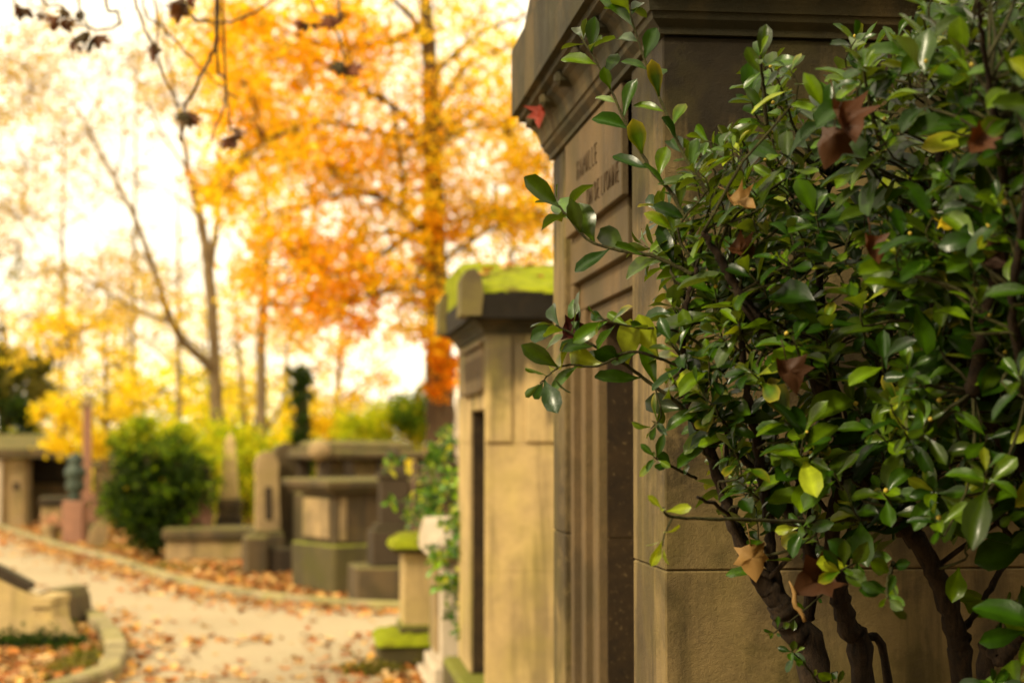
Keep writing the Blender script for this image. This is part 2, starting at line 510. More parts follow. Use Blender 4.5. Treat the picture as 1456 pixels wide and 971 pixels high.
mb = MB(); m_box(mb, -.06, D1 + .06, -.05, W1 + .05, 0, .18, .02); mb.build('plinth', M['mossy'], m1)

# ------------------------------------------------------------------ second mausoleum
B0 = at(690, 625, 10.0); B0.z = 0
W2 = 1.8; D2 = 2.3
m2 = thing('mausoleum', 'smaller limestone mausoleum with bright green moss on its roof, second along the row', 'mausoleum', B0, TH)
def s2(px): return (px_at_plane(px, 1.03) - 10.0) / math.cos(TH)
o0, o1 = s2(689), s2(668)
mb = MB()
for (z0, z1) in ((.27, .9795), (.9805, 1.7245), (1.7255, 2.37)):
    m_box(mb, .0 + .30, D2, o0 + .001, W2, z0, z1, .002)
    m_box(mb, 0, D2 + .001, 0, o0, z0, z1, .002)
    m_box(mb, 0, .298, o1, W2, z0, z1, .006)
m_box(mb, 0, .298, o0 + .002, o1 - .002, 1.93, 2.37, .004)
# side pilaster strips (standing proud of the side face) leaving a sunk panel
for xa, xb in ((.0, .155), (.235, .95), (1.05, D2)):
    m_box(mb, xa + .002, xb, -.018, -.001, 1.735, 2.368, .006)
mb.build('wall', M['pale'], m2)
mb = MB(); m_box(mb, .02, .268, o1 - .008, o1 - .001, .27, 1.928, 0); mb.build('door_reveal', M['door'], m2)
mb = MB(); m_box(mb, .27, .296, o0 + .002, o1 - .009, .27, 1.928, .0); d2 = mb.build('door', M['door'], m2)
mb = MB(); m_lathe(mb, [(.004, 0), (.022, .01), (.026, .03), (.018, .05)], 10)
hd = mb.build('handle', M['iron'], d2); hd.location = (.26, o0 + .15, 1.1); hd.rotation_euler = (0, -math.pi / 2, 0)
mb = MB()
ya, yb = s2(688.5), s2(662)
m_box(mb, -.035, -.001, ya, yb, 2.03, 2.055, .004); m_box(mb, -.035, -.001, ya, yb, 2.305, 2.33, .004)
m_box(mb, -.012, -.001, ya + .01, yb - .01, 2.057, 2.303, .003)
np_ = mb.build('name_tablet', M['tomb_front'], m2)
mb = MB()
for k in range(9):
    y = ya + .10 + k * (yb - ya - .2) / 8
    m_box(mb, -.017, -.013, y - .022, y + .022, 2.12, 2.25, 0)
mb.build('inscription', M['ink'], np_)
mb = MB()
m_ring(mb, 0, D2, 0, W2, [(.0, 2.372), (.012, 2.372), (.015, 2.39), (.035, 2.42), (.06, 2.44), (.065, 2.455), (.03, 2.457)])
mb.build('cornice', M['corn'], m2)
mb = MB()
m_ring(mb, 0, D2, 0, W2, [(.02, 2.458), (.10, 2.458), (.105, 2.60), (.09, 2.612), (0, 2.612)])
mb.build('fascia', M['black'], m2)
# mossy roof with uneven surface
mb = MB()
nx, ny = 60, 50
V = []; Fc = []
for j in range(ny + 1):
    for i in range(nx + 1):
        x = -.09 + (D2 + .18) * i / nx; y = -.10 + (W2 + .2) * j / ny
        h = 2.615 + .27 * min(1, (y + .10) / (W2 / 2 + .1)) * (W2 / 2)
        e = min(1, min(i, nx - i, j, ny - j) / 1.0)
        h += e * (.010 + .010 * math.sin(x * 9 + y * 5) * math.sin(y * 13 - x * 3) + random.uniform(0, .012))
        if e == 0: h -= .012; 
        V.append((x, y + (.012 * random.uniform(-1, 1)), h))
for j in range(ny):
    for i in range(nx):
        a = j * (nx + 1) + i; Fc.append([a, a + 1, a + nx + 2, a + nx + 1])
mb.add(V, Fc, smooth=True)
m_prism_x(mb, [(-.10, 2.613), (W2 + .10, 2.613), (W2 + .1, 2.60 + .27 * W2 / 2), (W2 / 2, 2.60 + .27 * W2 / 2)], -.09, D2 + .09)
mb.build('mossy_roof', M['moss'], m2)
for yy in (-.11, W2 - .17):
    mb = MB()
    pr = [(-.155, 2.47), (-.035, 2.47), (-.02, 2.60), (-.035, 2.70), (-.07, 2.745), (-.12, 2.735), (-.15, 2.68)]
    m_prism_y(mb, [(x, z) for x, z in pr], yy, yy + .28)
    mb.build('corner_ornament', M['pale'], m2)
mb = MB(); m_box(mb, -.10, D2 + .1, -.12, W2 + .1, 0, .265, .03); mb.build('plinth', M['mossy'], m2)

# ------------------------------------------------------------------ generic leaves
def rand_rot(N, up=0.5):
    """random unit normals biased upward and tangent"""
    n = RNG.normal(size=(N, 3)); n[:, 2] = np.abs(n[:, 2]) + up; n /= np.linalg.norm(n, axis=1)[:, None]
    a = RNG.normal(size=(N, 3)); t = a - n * np.sum(a * n, 1)[:, None]; t /= np.linalg.norm(t, axis=1)[:, None]
    return n, t, np.cross(n, t)

PAL = {
    'orange': [(.86, .45, .012), (.89, .54, .015), (.90, .64, .02), (.82, .36, .010), (.88, .56, .02)],
    'deep': [(.84, .36, .008), (.86, .42, .01), (.76, .28, .008)],
    'gold': [(.89, .64, .02), (.90, .72, .03), (.84, .54, .02)],
    'yellow': [(.86, .66, .02), (.88, .74, .03), (.78, .60, .03)],
    'ygreen': [(.42, .50, .015), (.58, .60, .02), (.28, .38, .015), (.7, .62, .02)],
    'green': [(.10, .18, .008), (.18, .27, .01), (.05, .10, .006)],
    'dkgreen': [(.022, .045, .004), (.05, .09, .006), (.012, .028, .003)],
    'brown': [(.50, .32, .09), (.60, .42, .12), (.42, .24, .06), (.66, .50, .14)],
    'olive': [(.16, .15, .03), (.24, .20, .04), (.1, .1, .02)],
}
def palcols(key, N):
    P = np.array(PAL[key]); i = RNG.integers(0, len(P), N)
    return P[i] * RNG.uniform(.8, 1.2, (N, 1))

def leaf_quads(mb, C, size, cols, up=.3, aspect=.62):
    N = len(C)
    n, t, b = rand_rot(N, up)
    L = (size * RNG.uniform(.6, 1.25, N))[:, None]
    W = L * aspect
    fold = n * L * .12
    v = np.stack([C - t * L * .5, C - t * L * .05 + b * W * .5 + fold, C + t * L * .5, C - t * L * .05 - b * W * .5 + fold], 1)
    mb.bulk(v, [[0, 1, 2, 3]], cols)

def nearest(pts, p):
    d = [(q - p).length_squared for q in pts]; i = int(np.argmin(d)); return pts[i]

def tree(name, label, limbs, blobs, bark='bark', group=None, cat='tree', twig_r=.012, base=None, twigs=True, leafmat='farleaf'):
    """limbs: list of (Y, [(px,py,wpx)...]) traced, blobs: (px,py,Y,rx,ry,rz[m],clumps,leaves,leafsize,palette)"""
    mb = MB(); net = []
    root = None
    for Y, pts in limbs:
        P = []; r = []
        for k, p in enumerate(pts):
            yy = Y[k] if isinstance(Y, (list, tuple)) else Y
            P.append(at(p[0], p[1], yy)); r.append(p[2] / 2 / F * yy)
        if root is None:
            root = Vector((P[0].x, P[0].y, 0))
            if P[0].z > .05: P = [Vector((P[0].x, P[0].y, -.1))] + P; r = [r[0] * 1.25] + r
        q, rr = smooth_path(P, r, 5, .012)
        m_tube(mb, q, rr, 9); net += q
    tops = [p for p in net if p.z > 1.2] or net
    cr = MB()
    for (px, py, Y, rx, ry, rz, nc, nl, ls, pal) in blobs:
        c0 = at(px, py, Y)
        cen = []
        while len(cen) < nc:
            q = RNG.uniform(-1, 1, 3)
            if q @ q <= 1: cen.append(q)
        cen = np.array(cen) * np.array([rx, ry, rz]) + np.array(c0)
        for c in cen:
            cv = Vector(c)
            if twigs:
                a = nearest(tops, cv)
                if (a - cv).length > .05:
                    m = a.lerp(cv, .55) + Vector((random.uniform(-.1, .1), random.uniform(-.1, .1), .12 * (cv - a).length))
                    q, rr = smooth_path([a, m, cv], [twig_r * 1.6, twig_r, twig_r * .5], 3, .01)
                    m_tube(mb, q, rr, 3); 
                    if random.random() < .35: tops.append(m)
            s = np.array([.34, .34, .27]) * (rx * .30 + .16) * 2
            k = int(nl * RNG.uniform(.4, 1.6))
            if k < 1: continue
            C = RNG.normal(size=(k, 3)) * s * .5 + c
            C[:, 2] = np.maximum(C[:, 2], .02)
            leaf_quads(cr, C, ls, palcols(pal, k))
    t = thing(name, label, cat, root, 0, group)
    inv = -np.array(root)
    for m in (mb, cr):
        m.v = [v + inv.astype(np.float32) for v in m.v]
    mb.build('trunk', M[bark], t)
    if cr.n: cr.build('crown', M[leafmat], t, True)
    return t

# ---- traced trees of the middle distance
Q1 = 31 / 24
T1 = [
    (24, [(312, 655, 24), (309, 600, 20), (306, 540, 17), (303, 470, 16), (298, 400, 17), (292, 350, 16), (282, 300, 12), (268, 240, 9), (255, 170, 7), (240, 90, 5), (225, 0, 4)]),
    (24, [(298, 390, 12), (305, 340, 11), (312, 290, 9), (310, 220, 7), (318, 140, 5), (312, 60, 4), (318, -20, 3)]),
    ([24, 23.8, 23.5, 23.3, 23.1, 22.9, 22.8, 22.8], [(306, 530, 14), (282, 505, 12), (256, 480, 12), (237, 440, 11), (217, 380, 9), (196, 320, 8), (163, 255, 7), (126, 187, 7)]),
    ([23.4, 23.2, 23, 22.8], [(240, 458, 7), (200, 443, 5), (150, 415, 4), (98, 381, 3)]),
    (24.2, [(285, 310, 6), (262, 290, 4), (235, 270, 3), (190, 260, 2)]),
    (24.2, [(268, 245, 6), (225, 180, 4), (200, 120, 3), (160, 60, 2)]),
    (23.6, [(126, 187, 5), (105, 150, 3), (60, 120, 2), (20, 90, 2)]),
    (23.6, [(163, 255, 4), (175, 200, 3), (172, 150, 2)]),
    (23.7, [(217, 380, 4), (190, 350, 3), (150, 340, 2)]),
]
T1 = [([v * Q1 for v in (Y if isinstance(Y, list) else [Y] * len(p))], p) for Y, p in T1]
tree('autumn_tree', 'tall forked tree with sparse rusty leaves and a long limb leaning left', T1,
     [(x, y, Y * Q1, rx * Q1, ry * Q1, rz * Q1, nc, nl, ls * 1.1, pal) for x, y, Y, rx, ry, rz, nc, nl, ls, pal in
      [(325, 250, 24.4, .6, 1.0, .45, 16, 60, .10, 'orange'), (280, 90, 24.3, 1.2, 1.2, .9, 44, 30, .09, 'brown'),
      (120, 130, 23.5, 1.4, 1.0, .9, 56, 30, .08, 'brown'), (140, 410, 23, 1.0, .8, .6, 36, 34, .08, 'brown'), (215, 420, 23.3, .5, .5, .5, 14, 34, .08, 'gold'),
      (320, 60, 24.2, .8, 1.0, .9, 26, 50, .09, 'gold'), (300, 250, 23.8, .4, .4, .5, 8, 40, .09, 'deep'), (265, 150, 24, .5, .4, .7, 16, 34, .09, 'gold'),
      (40, 60, 23.5, 1.2, 1.0, 1.1, 40, 28, .08, 'brown'), (30, 260, 23.5, .8, 1.0, .9, 26, 24, .08, 'brown')]], twig_r=.008)
Q2 = 33 / 26
T2 = [
    (26, [(372, 655, 18), (371, 580, 16), (371, 500, 15), (375, 430, 14), (378, 380, 11), (380, 310, 8), (376, 240, 6), (385, 150, 4), (380, 40, 3)]),
    (26, [(374, 400, 8), (360, 360, 5), (335, 320, 4), (325, 260, 3)]),
    (26, [(376, 620, 5), (392, 590, 5), (405, 560, 4), (412, 520, 3)]),
    (26, [(376, 440, 6), (400, 410, 4), (430, 360, 3), (455, 320, 2)]),
]
T2 = [([v * Q2 for v in [Y] * len(p)], p) for Y, p in T2]
tree('autumn_tree', 'slender straight tree with yellow orange leaves right of the forked one', T2,
     [(x, y, Y * Q2, rx * Q2, ry * Q2, rz * Q2, nc, nl, ls * 1.1, pal) for x, y, Y, rx, ry, rz, nc, nl, ls, pal in
      [(385, 230, 26, .7, .5, 1.3, 26, 55, .10, 'gold'), (360, 380, 26, .5, .5, .5, 12, 50, .09, 'gold'),
      (350, 120, 26, .8, .7, .8, 22, 55, .09, 'orange')]], twig_r=.01)
T3 = [
    (28, [(627, 690, 46), (627, 620, 42), (625, 540, 40), (622, 460, 38), (618, 360, 34), (616, 250, 30), (612, 130, 25), (606, 20, 20), (600, -120, 14), (596, -300, 8)]),
    ([28, 27.6, 27.2, 27, 26.8], [(618, 350, 14), (575, 300, 11), (520, 275, 9), (470, 280, 7), (420, 300, 5)]),
    ([28, 27.6, 27.2, 27], [(616, 230, 14), (570, 160, 10), (500, 120, 8), (430, 67, 5)]),
    ([28, 28.2, 28.4, 28.5], [(618, 210, 9), (680, 155, 7), (735, 205, 6), (790, 256, 4)]),
    ([28, 28, 27.8, 27.5], [(620, 370, 12), (600, 340, 9), (555, 330, 7), (510, 340, 5)]),
    ([28, 27.5, 27, 27], [(618, 330, 10), (590, 400, 8), (520, 420, 6), (450, 440, 4)]),
    ([28, 28, 28], [(616, 320, 8), (700, 305, 6), (770, 300, 4)]),
    ([28, 28, 28, 28], [(612, 110, 10), (680, 50, 7), (740, 25, 5), (790, 10, 3)]),
    ([28, 27.2, 26.8, 26.6, 26.5], [(614, 200, 12), (540, 190, 9), (460, 175, 7), (400, 190, 6), (350, 220, 4)]),
    ([28, 27.4, 26.9, 26.6], [(617, 300, 12), (560, 350, 9), (500, 380, 7), (430, 385, 5)]),
    ([28, 27.5, 27, 26.8, 26.6], [(606, 40, 13), (550, 60, 10), (480, 66, 8), (420, 50, 6), (360, 20, 4)]),
    ([28, 28.2, 28.4], [(614, 170, 9), (670, 90, 7), (750, 60, 5)]),
    ([28, 28.2, 28.4], [(620, 380, 9), (690, 330, 7), (775, 300, 5)]),
    ([27.2, 27, 26.8], [(575, 300, 7), (570, 230, 6), (555, 150, 4)]),
    ([27, 26.8, 26.6], [(500, 120, 6), (490, 60, 5), (470, -10, 4)]),
    ([28, 27.4, 27, 26.7], [(610, 60, 12), (560, 0, 9), (480, -40, 6), (400, -70, 4)]),
]
LF = .125
tree('maple_tree', 'big maple tree in glowing orange leaf behind the tombs, thickest trunk', T3,
     [(x, y, Y, rx * 1.16, ry * 1.1, rz * 1.12, nc, int(nl * .50), ls, pal) for x, y, Y, rx, ry, rz, nc, nl, ls, pal in
      [(600, 120, 27.8, 2.0, 1.6, 1.7, 100, 68, LF, 'gold'), (600, 150, 27.6, 1.8, 1.5, 1.6, 50, 60, LF, 'orange'), (470, 140, 27, 1.5, 1.3, 1.4, 66, 80, LF, 'orange'),
      (400, 270, 26.8, 1.0, 1.0, 1.2, 44, 74, LF, 'gold'), (450, 400, 27, 1.2, .9, .9, 56, 96, LF, 'orange'), (470, 440, 27, .7, .6, .35, 14, 90, LF, 'deep'),
      (560, 400, 27.4, 1.0, .9, 1.1, 44, 66, LF, 'gold'), (720, 330, 28.4, 1.0, .9, 1.1, 56, 84, LF, 'gold'),
      (700, 160, 28.4, 1.1, 1.0, 1.3, 50, 80, LF, 'gold'), (625, 400, 27.6, .4, .6, 1.2, 26, 90, LF, 'orange'), (628, 520, 27.5, .22, .2, .5, 14, 90, LF, 'deep'),
      (560, 270, 27.4, 1.1, 1.0, .9, 42, 66, LF, 'gold'), (410, 40, 27, 1.4, 1.2, .9, 52, 80, LF, 'gold'), (365, 120, 26.6, .7, .7, 1.1, 26, 80, LF, 'orange'), (590, -150, 28, 3.0, 2.3, 1.0, 70, 80, LF, 'orange'),
      (770, 300, 28.8, .7, .5, 1.5, 40, 90, LF, 'gold'), (330, 30, 27, 1.0, .8, .8, 30, 70, LF, 'orange'), (380, 200, 27, .9, .8, 1.3, 30, 64, LF, 'gold'), (500, 300, 27, 1.2, .8, 1.3, 26, 80, LF, 'orange')]],
     bark='barkd', twig_r=.014)
# ivy clad stump
t = tree('ivy_stump', 'dead trunk stub wrapped in dark green ivy behind the tombs', [(25.5, [(432, 700, 22), (431, 640, 20), (430, 580, 18), (427, 532, 12)])],
     [(431, 640, 25, .12, .12, .55, 26, 55, .07, 'dkgreen'), (429, 560, 25, .12, .12, .35, 18, 55, .07, 'dkgreen'), (422, 533, 25, .14, .12, .09, 7, 40, .07, 'dkgreen')], bark='barkd', twigs=False)

# ---- background trees
def bgtree(name, label, px, Y, wpx, toppy, blobs, group='trees in the misty background', bark='bark', lean=0, twig_r=.02):
    k = Y / 30
    hz = 625 + CAMH * F / Y
    limbs = [(Y, [(px, hz, wpx), (px + lean * .3, hz * .6 + toppy * .4, wpx * .8), (px + lean * .7, hz * .3 + toppy * .7, wpx * .5), (px + lean, toppy, wpx * .2)])]
    for s in range(5):
        f = random.uniform(.35, .8); y0 = hz + (toppy - hz) * f; x0 = px + lean * f; sd = random.choice((-1, 1)); l = random.uniform(40, 110)
        limbs.append((Y + random.uniform(-.6, .6), [(x0, y0, wpx * .35), (x0 + sd * l * .5, y0 - l * .35, wpx * .22), (x0 + sd * l, y0 - l * .85, wpx * .1)]))
    return tree(name, label, limbs, blobs, bark, group, twig_r=twig_r)
bgtree('evergreen_tree', 'dark green evergreen tree at the far left edge above the vaults', 5, 42, 18, 440,
       [(0, 560, 42, 1.3, 1.2, 1.2, 40, 90, .16, 'dkgreen'), (25, 540, 42, 1.0, 1.0, .9, 26, 80, .15, 'olive'), (-60, 480, 42, 1.2, 1.2, 1.2, 25, 90, .17, 'olive'), (45, 590, 41, .7, .8, .5, 12, 80, .15, 'dkgreen')], bark='barkd')
bgtree('yellow_tree', 'bright yellow leafed tree over the pink column', 150, 33, 9, 420,
       [(85, 590, 32.4, .5, .5, .3, 12, 75, .11, 'yellow'), (110, 620, 32.5, .6, .5, .35, 14, 80, .11, 'yellow'), (140, 560, 33, 1.0, .9, .6, 22, 45, .11, 'yellow'), (130, 480, 33.5, 1.1, 1, .8, 26, 30, .11, 'gold'), (60, 480, 34, 1.0, 1, .7, 20, 34, .11, 'gold'), (210, 540, 33.5, .9, .8, .9, 18, 26, .11, 'yellow')])
for i, (px, Y, w, top, bl, lab) in enumerate([
    (-30, 36, 12, 60, [(10, 120, 36, 1.4, 1.2, 1.3, 60, 34, .10, 'brown'), (-20, 330, 36, 1.2, 1, 1.4, 46, 34, .10, 'brown'), (20, 370, 35, .5, .5, .4, 10, 20, .1, 'olive')], 'nearly bare twiggy tree at the upper left edge'),
    (88, 38, 9, 150, [(80, 230, 38, 1.7, 1.2, 1.4, 60, 26, .10, 'brown'), (60, 420, 38, 1.2, 1, .8, 30, 22, .1, 'gold')], 'thin bare tree with faded leaves above the pink column'),
    (188, 40, 8, 60, [(190, 200, 40, 1.6, 1.3, 1.6, 40, 20, .10, 'brown'), (190, 410, 40, 1.6, 1, .9, 44, 34, .11, 'brown'), (200, 330, 40, 1.2, 1, .5, 12, 10, .1, 'gold')], 'thin pale tree left of the leaning limb'),
    (255, 44, 10, 250, [(250, 560, 44, 1.6, 1, 1.3, 26, 24, .13, 'yellow'), (270, 450, 44, 1.6, 1, 1.0, 26, 16, .12, 'gold')], 'faint yellow tree seen through the fork limbs'),
    (352, 46, 10, 330, [(345, 570, 46, 1.5, 1, 1.4, 34, 34, .13, 'yellow'), (350, 430, 46, 1.5, 1, 1.3, 24, 18, .12, 'gold')], 'yellow tree between the two nearer slim trunks'),
    (470, 44, 12, 380, [(470, 590, 44, 1.2, 1, .8, 30, 60, .14, 'yellow'), (500, 520, 44, 1.6, 1, .9, 26, 40, .13, 'orange'), (420, 470, 44, 1.2, 1, 1.0, 16, 30, .13, 'gold')], 'golden tree glowing behind the big maple'),
    (690, 48, 12, 300, [(680, 560, 48, 1.6, 1, 1.6, 30, 50, .14, 'gold'), (720, 420, 48, 2.0, 1, 1.4, 26, 40, .14, 'orange')], 'orange tree behind the mossy mausoleum roof'),
]):
    bgtree('autumn_tree', lab, px, Y, w, top, bl, lean=random.uniform(-25, 25), twig_r=.012)
for px, Y, lab, pal in ((40, 50, 'golden tree far behind the left vaults', 'gold'), (165, 52, 'pale golden tree far behind the column', 'yellow'), (300, 54, 'yellow crowned tree far behind the forked trunk', 'yellow'), (400, 56, 'golden tree far behind the ivy stub', 'gold')):
    bgtree('autumn_tree', lab, px, Y, 10, 420, [(px, 540, Y, 2.2, 1.2, 1.2, 36, 26, .14, pal), (px + 20, 590, Y, 2.0, 1.2, .8, 26, 34, .14, 'ygreen'), (px - 10, 470, Y, 1.8, 1.2, .9, 36, 20, .13, 'brown')], lean=random.uniform(-20, 20))
bgtree('green_tree', 'fresh green leafy tree left of the thick maple trunk', 552, 36, 10, 545,
       [(545, 605, 36, .95, .8, .62, 44, 85, .12, 'ygreen'), (585, 590, 36, .7, .8, .6, 26, 85, .12, 'green'), (510, 620, 35.5, .6, .6, .4, 18, 80, .12, 'ygreen')])

# yellow-green undergrowth behind the graves: countless, one mass
mb = MB()
N = 30000
X = RNG.uniform(-34, 26, N); Yy = RNG.uniform(46, 62, N)
top = 2.2 + 1.0 * np.sin(X * .5) + .8 * np.sin(X * 1.3 + 2) 
Z = RNG.uniform(0, 1, N) ** .9 * np.maximum(top, .6)
cl = palcols('ygreen', N); yl = palcols('yellow', N); msk = RNG.uniform(0, 1, N) < .45; cl[msk] = yl[msk]
leaf_quads(mb, np.stack([X, Yy, Z], 1), .34, cl)
tag(mb.build('undergrowth', M['farleaf'], None, True), 'yellow green undergrowth massed behind the graves', 'undergrowth', None, 'stuff')

# shrubs
def shrub(name, label, px, pyb, Y, blobs, leafmat='farleaf', ls=.08):
    c = at(px, pyb, Y)
    limbs = [(Y, [(px, 625 + CAMH * F / Y, 9), (px - 3, pyb, 7), (px + 2, pyb - 45, 4)])]
    for s in range(5):
        dx = random.uniform(-45, 45)
        limbs.append((Y, [(px, 625 + CAMH * F / Y - 6, 6), (px + dx * .5, pyb - 30, 5), (px + dx, pyb - 70 - random.uniform(0, 40), 3)]))
    return tree(name, label, limbs, blobs, 'barkd', None, 'shrub', twig_r=.008, leafmat=leafmat)
shrub('evergreen_shrub', 'rounded dark green evergreen shrub between the pink column and the obelisk', 222, 750, 25.5,
      [(215, 700, 25.5, .62, .6, .62, 44, 75, .085, 'dkgreen'), (190, 690, 25.3, .45, .5, .65, 40, 60, .085, 'dkgreen'), (255, 690, 25.5, .45, .5, .55, 34, 70, .085, 'dkgreen'),
       (200, 640, 25.6, .35, .4, .38, 26, 60, .08, 'ygreen'), (245, 645, 25.8, .5, .5, .35, 26, 60, .08, 'green'), (225, 755, 25.3, .45, .5, .25, 26, 70, .085, 'dkgreen'), (285, 660, 26, .35, .4, .35, 18, 60, .08, 'ygreen'), (205, 612, 25.6, .14, .2, .22, 9, 50, .08, 'green'), (172, 640, 25.4, .2, .2, .3, 10, 45, .08, 'green'), (290, 700, 25.8, .25, .3, .3, 10, 45, .09, 'green'), (160, 720, 25.4, .2, .2, .3, 10, 45, .08, 'green'), (225, 690, 25.2, .7, .4, .7, 30, 26, .11, 'green'), (250, 620, 26, .3, .3, .2, 8, 40, .09, 'ygreen')])
shrub('bright_shrub', 'low lime green shrub glowing between obelisk and stele', 350, 700, 30,
      [(345, 680, 30, .75, .6, .75, 60, 70, .1, 'ygreen'), (325, 640, 30, .85, .5, .45, 54, 70, .1, 'ygreen'), (300, 690, 29.6, .5, .5, .6, 30, 70, .1, 'ygreen')])

# ------------------------------------------------------------------ graves
def fix(px, pyb=None, Y=None):
    if Y is None: p = ground(px, pyb)
    else: p = at(px, 625, Y)
    p.z = 0; return p
def H(py, Y): return at(728, py, Y).z
def WM(dpx, Y): return dpx / F * Y
def boxes(lst, name, mat, parent, **kw):
    mb = MB()
    for b in lst: m_box(mb, *b, **kw)
    return mb.build(name, mat, parent)

# altar tomb A
ya = math.atan2(.53, .85)
p = ground(474, 846)
t = thing('altar_tomb', 'heavy box tomb with overhanging slab standing right beside the far kerb', 'tomb', p, ya)
boxes([(0, 1.35, 0, 1.15, 0, .56)], 'base', M['mossy'], t, bev=.03, wob=.006)
boxes([(.06, 1.25, .1, .98, .56, 1.14)], 'chest', M['grave'], t, bev=.015)
for b_ in [(.12, .2, .07, .098, .6, 1.1), (1.1, 1.18, .07, .098, .6, 1.1)]: boxes([b_], 'pilaster', M['graveL'], t, bev=.008)
boxes([(.03, .058, .2, .9, .62, 1.08)], 'panel', M['graveL'], t, bev=.008)
boxes([(-.06, 1.37, -.05, 1.12, 1.142, 1.20), (-.12, 1.42, -.1, 1.18, 1.202, 1.30)], 'slab', M['grave'], t, bev=.02, wob=.004)
# canopy tomb B
p = fix(462, Y=22.0)
t = thing('canopy_tomb', 'tomb with a weathered roof slab carried on short pillars behind the box tomb', 'tomb', p, ya * .6)
wB = 1.22
boxes([(-.15, wB, -.1, 1.3, 0, 1.05)], 'base', M['grave'], t, bev=.03)
boxes([(.1, wB - .2, .2, 1.0, 1.05, 1.48)], 'chest', M['graveL'], t, bev=.02)
for (x, y, tl) in ((-.05, 0, .25), (.35, -.03, -.25), (.75, -.03, 0), (1.3, 0, 0), (-.05, 1.1, 0), (1.3, 1.1, 0)):
    mb = MB(); m_box(mb, x - .07, x + .07, y - .07, y + .07, 1.05, 1.50, .02, tilt=tl * .6); mb.build('pillar', M['graveD'], t)
mb = MB()
m_box(mb, -.22, wB + .08, -.15, 1.35, 1.49, 1.62, .03, wob=.01)
m_box(mb, -.15, wB, -.08, 1.28, 1.62, 1.74, .05, taper=.86, wob=.01)
mb.build('roof_slab', M['grave'], t)
mb = MB(); m_lathe(mb, [(.10, -.09), (.14, -.03), (.14, .03), (.10, .09)], 14)
s = mb.build('scroll', M['graveL'], t); s.location = (-.1, -.12, 1.62); s.rotation_euler = (math.pi / 2, 0, 0)
# dark stele C
p = fix(560, Y=18.2)
t = thing('stele', 'dark brown stele with stepped shoulders and a round finial', 'gravestone', p, ya * .4)
hw = WM(19, 18.2)
boxes([(-.42, .3, -.25, .5, 0, .42)], 'base', M['grave'], t, bev=.02)
boxes([(-.24, .24, -.14, .3, .42, .80), (-.20, .20, -.10, .2, .80, .86)], 'pedestal', M['graveD'], t, bev=.015)
mb = MB()
m_box(mb, -.15, .15, -.07, .12, .86, 1.34, .01)
m_box(mb, -.18, .18, -.09, .14, 1.342, 1.39, .01)
m_box(mb, -.14, .14, -.07, .12, 1.392, 1.50, .02, taper=.55)
mb.build('shaft', M['graveD'], t)
mb = MB(); m_lathe(mb, [(.05, 1.50), (.09, 1.54), (.095, 1.58), (.06, 1.63), (.02, 1.66)], 14, 0, .03); mb.build('finial', M['graveD'], t)
# stele pair
p = fix(383, Y=23)
t = thing('stele', 'narrow pale stele with rounded head and dark sunken panel, leaning slightly left', 'gravestone', p, ya * .5, tilt=(0, R(-1.5)))
mb = MB()
w = WM(16, 23)
pr = [(-w * 1.05, .55), (w * 1.05, .55), (w * .95, 1.25), (w * 1.0, 1.42), (w * .7, 1.55), (0, 1.60), (-w * .7, 1.55), (-w * 1.0, 1.42), (-w * .95, 1.25)]
m_prism_y(mb, pr, -.12, .1)
mb.build('slab', M['graveL'], t)
boxes([(-.045, .05, -.128, -.118, .68, 1.12)], 'panel', M['graveD'], t, bev=0)
boxes([(-.24, .2, -.25, .3, 0, .50), (-.2, .18, -.2, .2, .5, .55)], 'base', M['grave'], t, bev=.02)
p = fix(406, Y=23.4)
t = thing('stele', 'taller dark mossy stele standing behind the pale leaning one', 'gravestone', p, ya * .6)
mb = MB()
w = .19
m_prism_y(mb, [(-w, .4), (w, .4), (w, 1.55), (w * .7, 1.66), (0, 1.71), (-w * .7, 1.66), (-w, 1.55)], -.15, .12)
mb.build('slab', M['grave'], t)
boxes([(-.26, .3, -.3, .3, 0, .3), (-.22, .24, -.22, .24, .3, .4)], 'base', M['grave'], t, bev=.02)
# low wall tomb E
p = fix(235, Y=24.5)
t = thing('table_tomb', 'long low tomb with a pale flat slab in front of the obelisk', 'tomb', p, R(6))
boxes([(.02, 1.12, .05, 1.0, 0, .32)], 'chest', M['graveL'], t, bev=.02)
boxes([(-.03, 1.25, -.02, 1.1, .322, .48)], 'slab', M['grave'], t, bev=.025, wob=.004)
p = fix(367, Y=22.3)
t = thing('grave_marker', 'squat dark block marker at the end of the low tomb', 'gravestone', p, ya * .5)
boxes([(-.16, .14, -.1, .3, 0, .5)], 'block', M['grave'], t, bev=.03, wob=.006)
boxes([(.142, .5, -.05, .5, 0, .34)], 'side_block', M['graveD'], t, bev=.03, wob=.006)
# obelisk
p = fix(327, Y=26.5)
t = thing('obelisk', 'tapering grey obelisk on a stepped base behind the low tomb', 'obelisk', p, R(8))
boxes([(-.30, .30, -.30, .30, 0, .42), (-.2, .2, -.2, .2, .42, .55)], 'base', M['graveD'], t, bev=.02)
boxes([(-.17, .17, -.17, .17, .55, .68), (-.19, .19, -.19, .19, .682, .84)], 'pedestal', M['grave'], t, bev=.02)
mb = MB(); m_box(mb, -.145, .145, -.145, .145, .842, 1.74, .008, taper=.52); m_box(mb, -.074, .074, -.074, .074, 1.742, 1.86, .004, taper=.1)
mb.build('shaft', M['pale'], t)
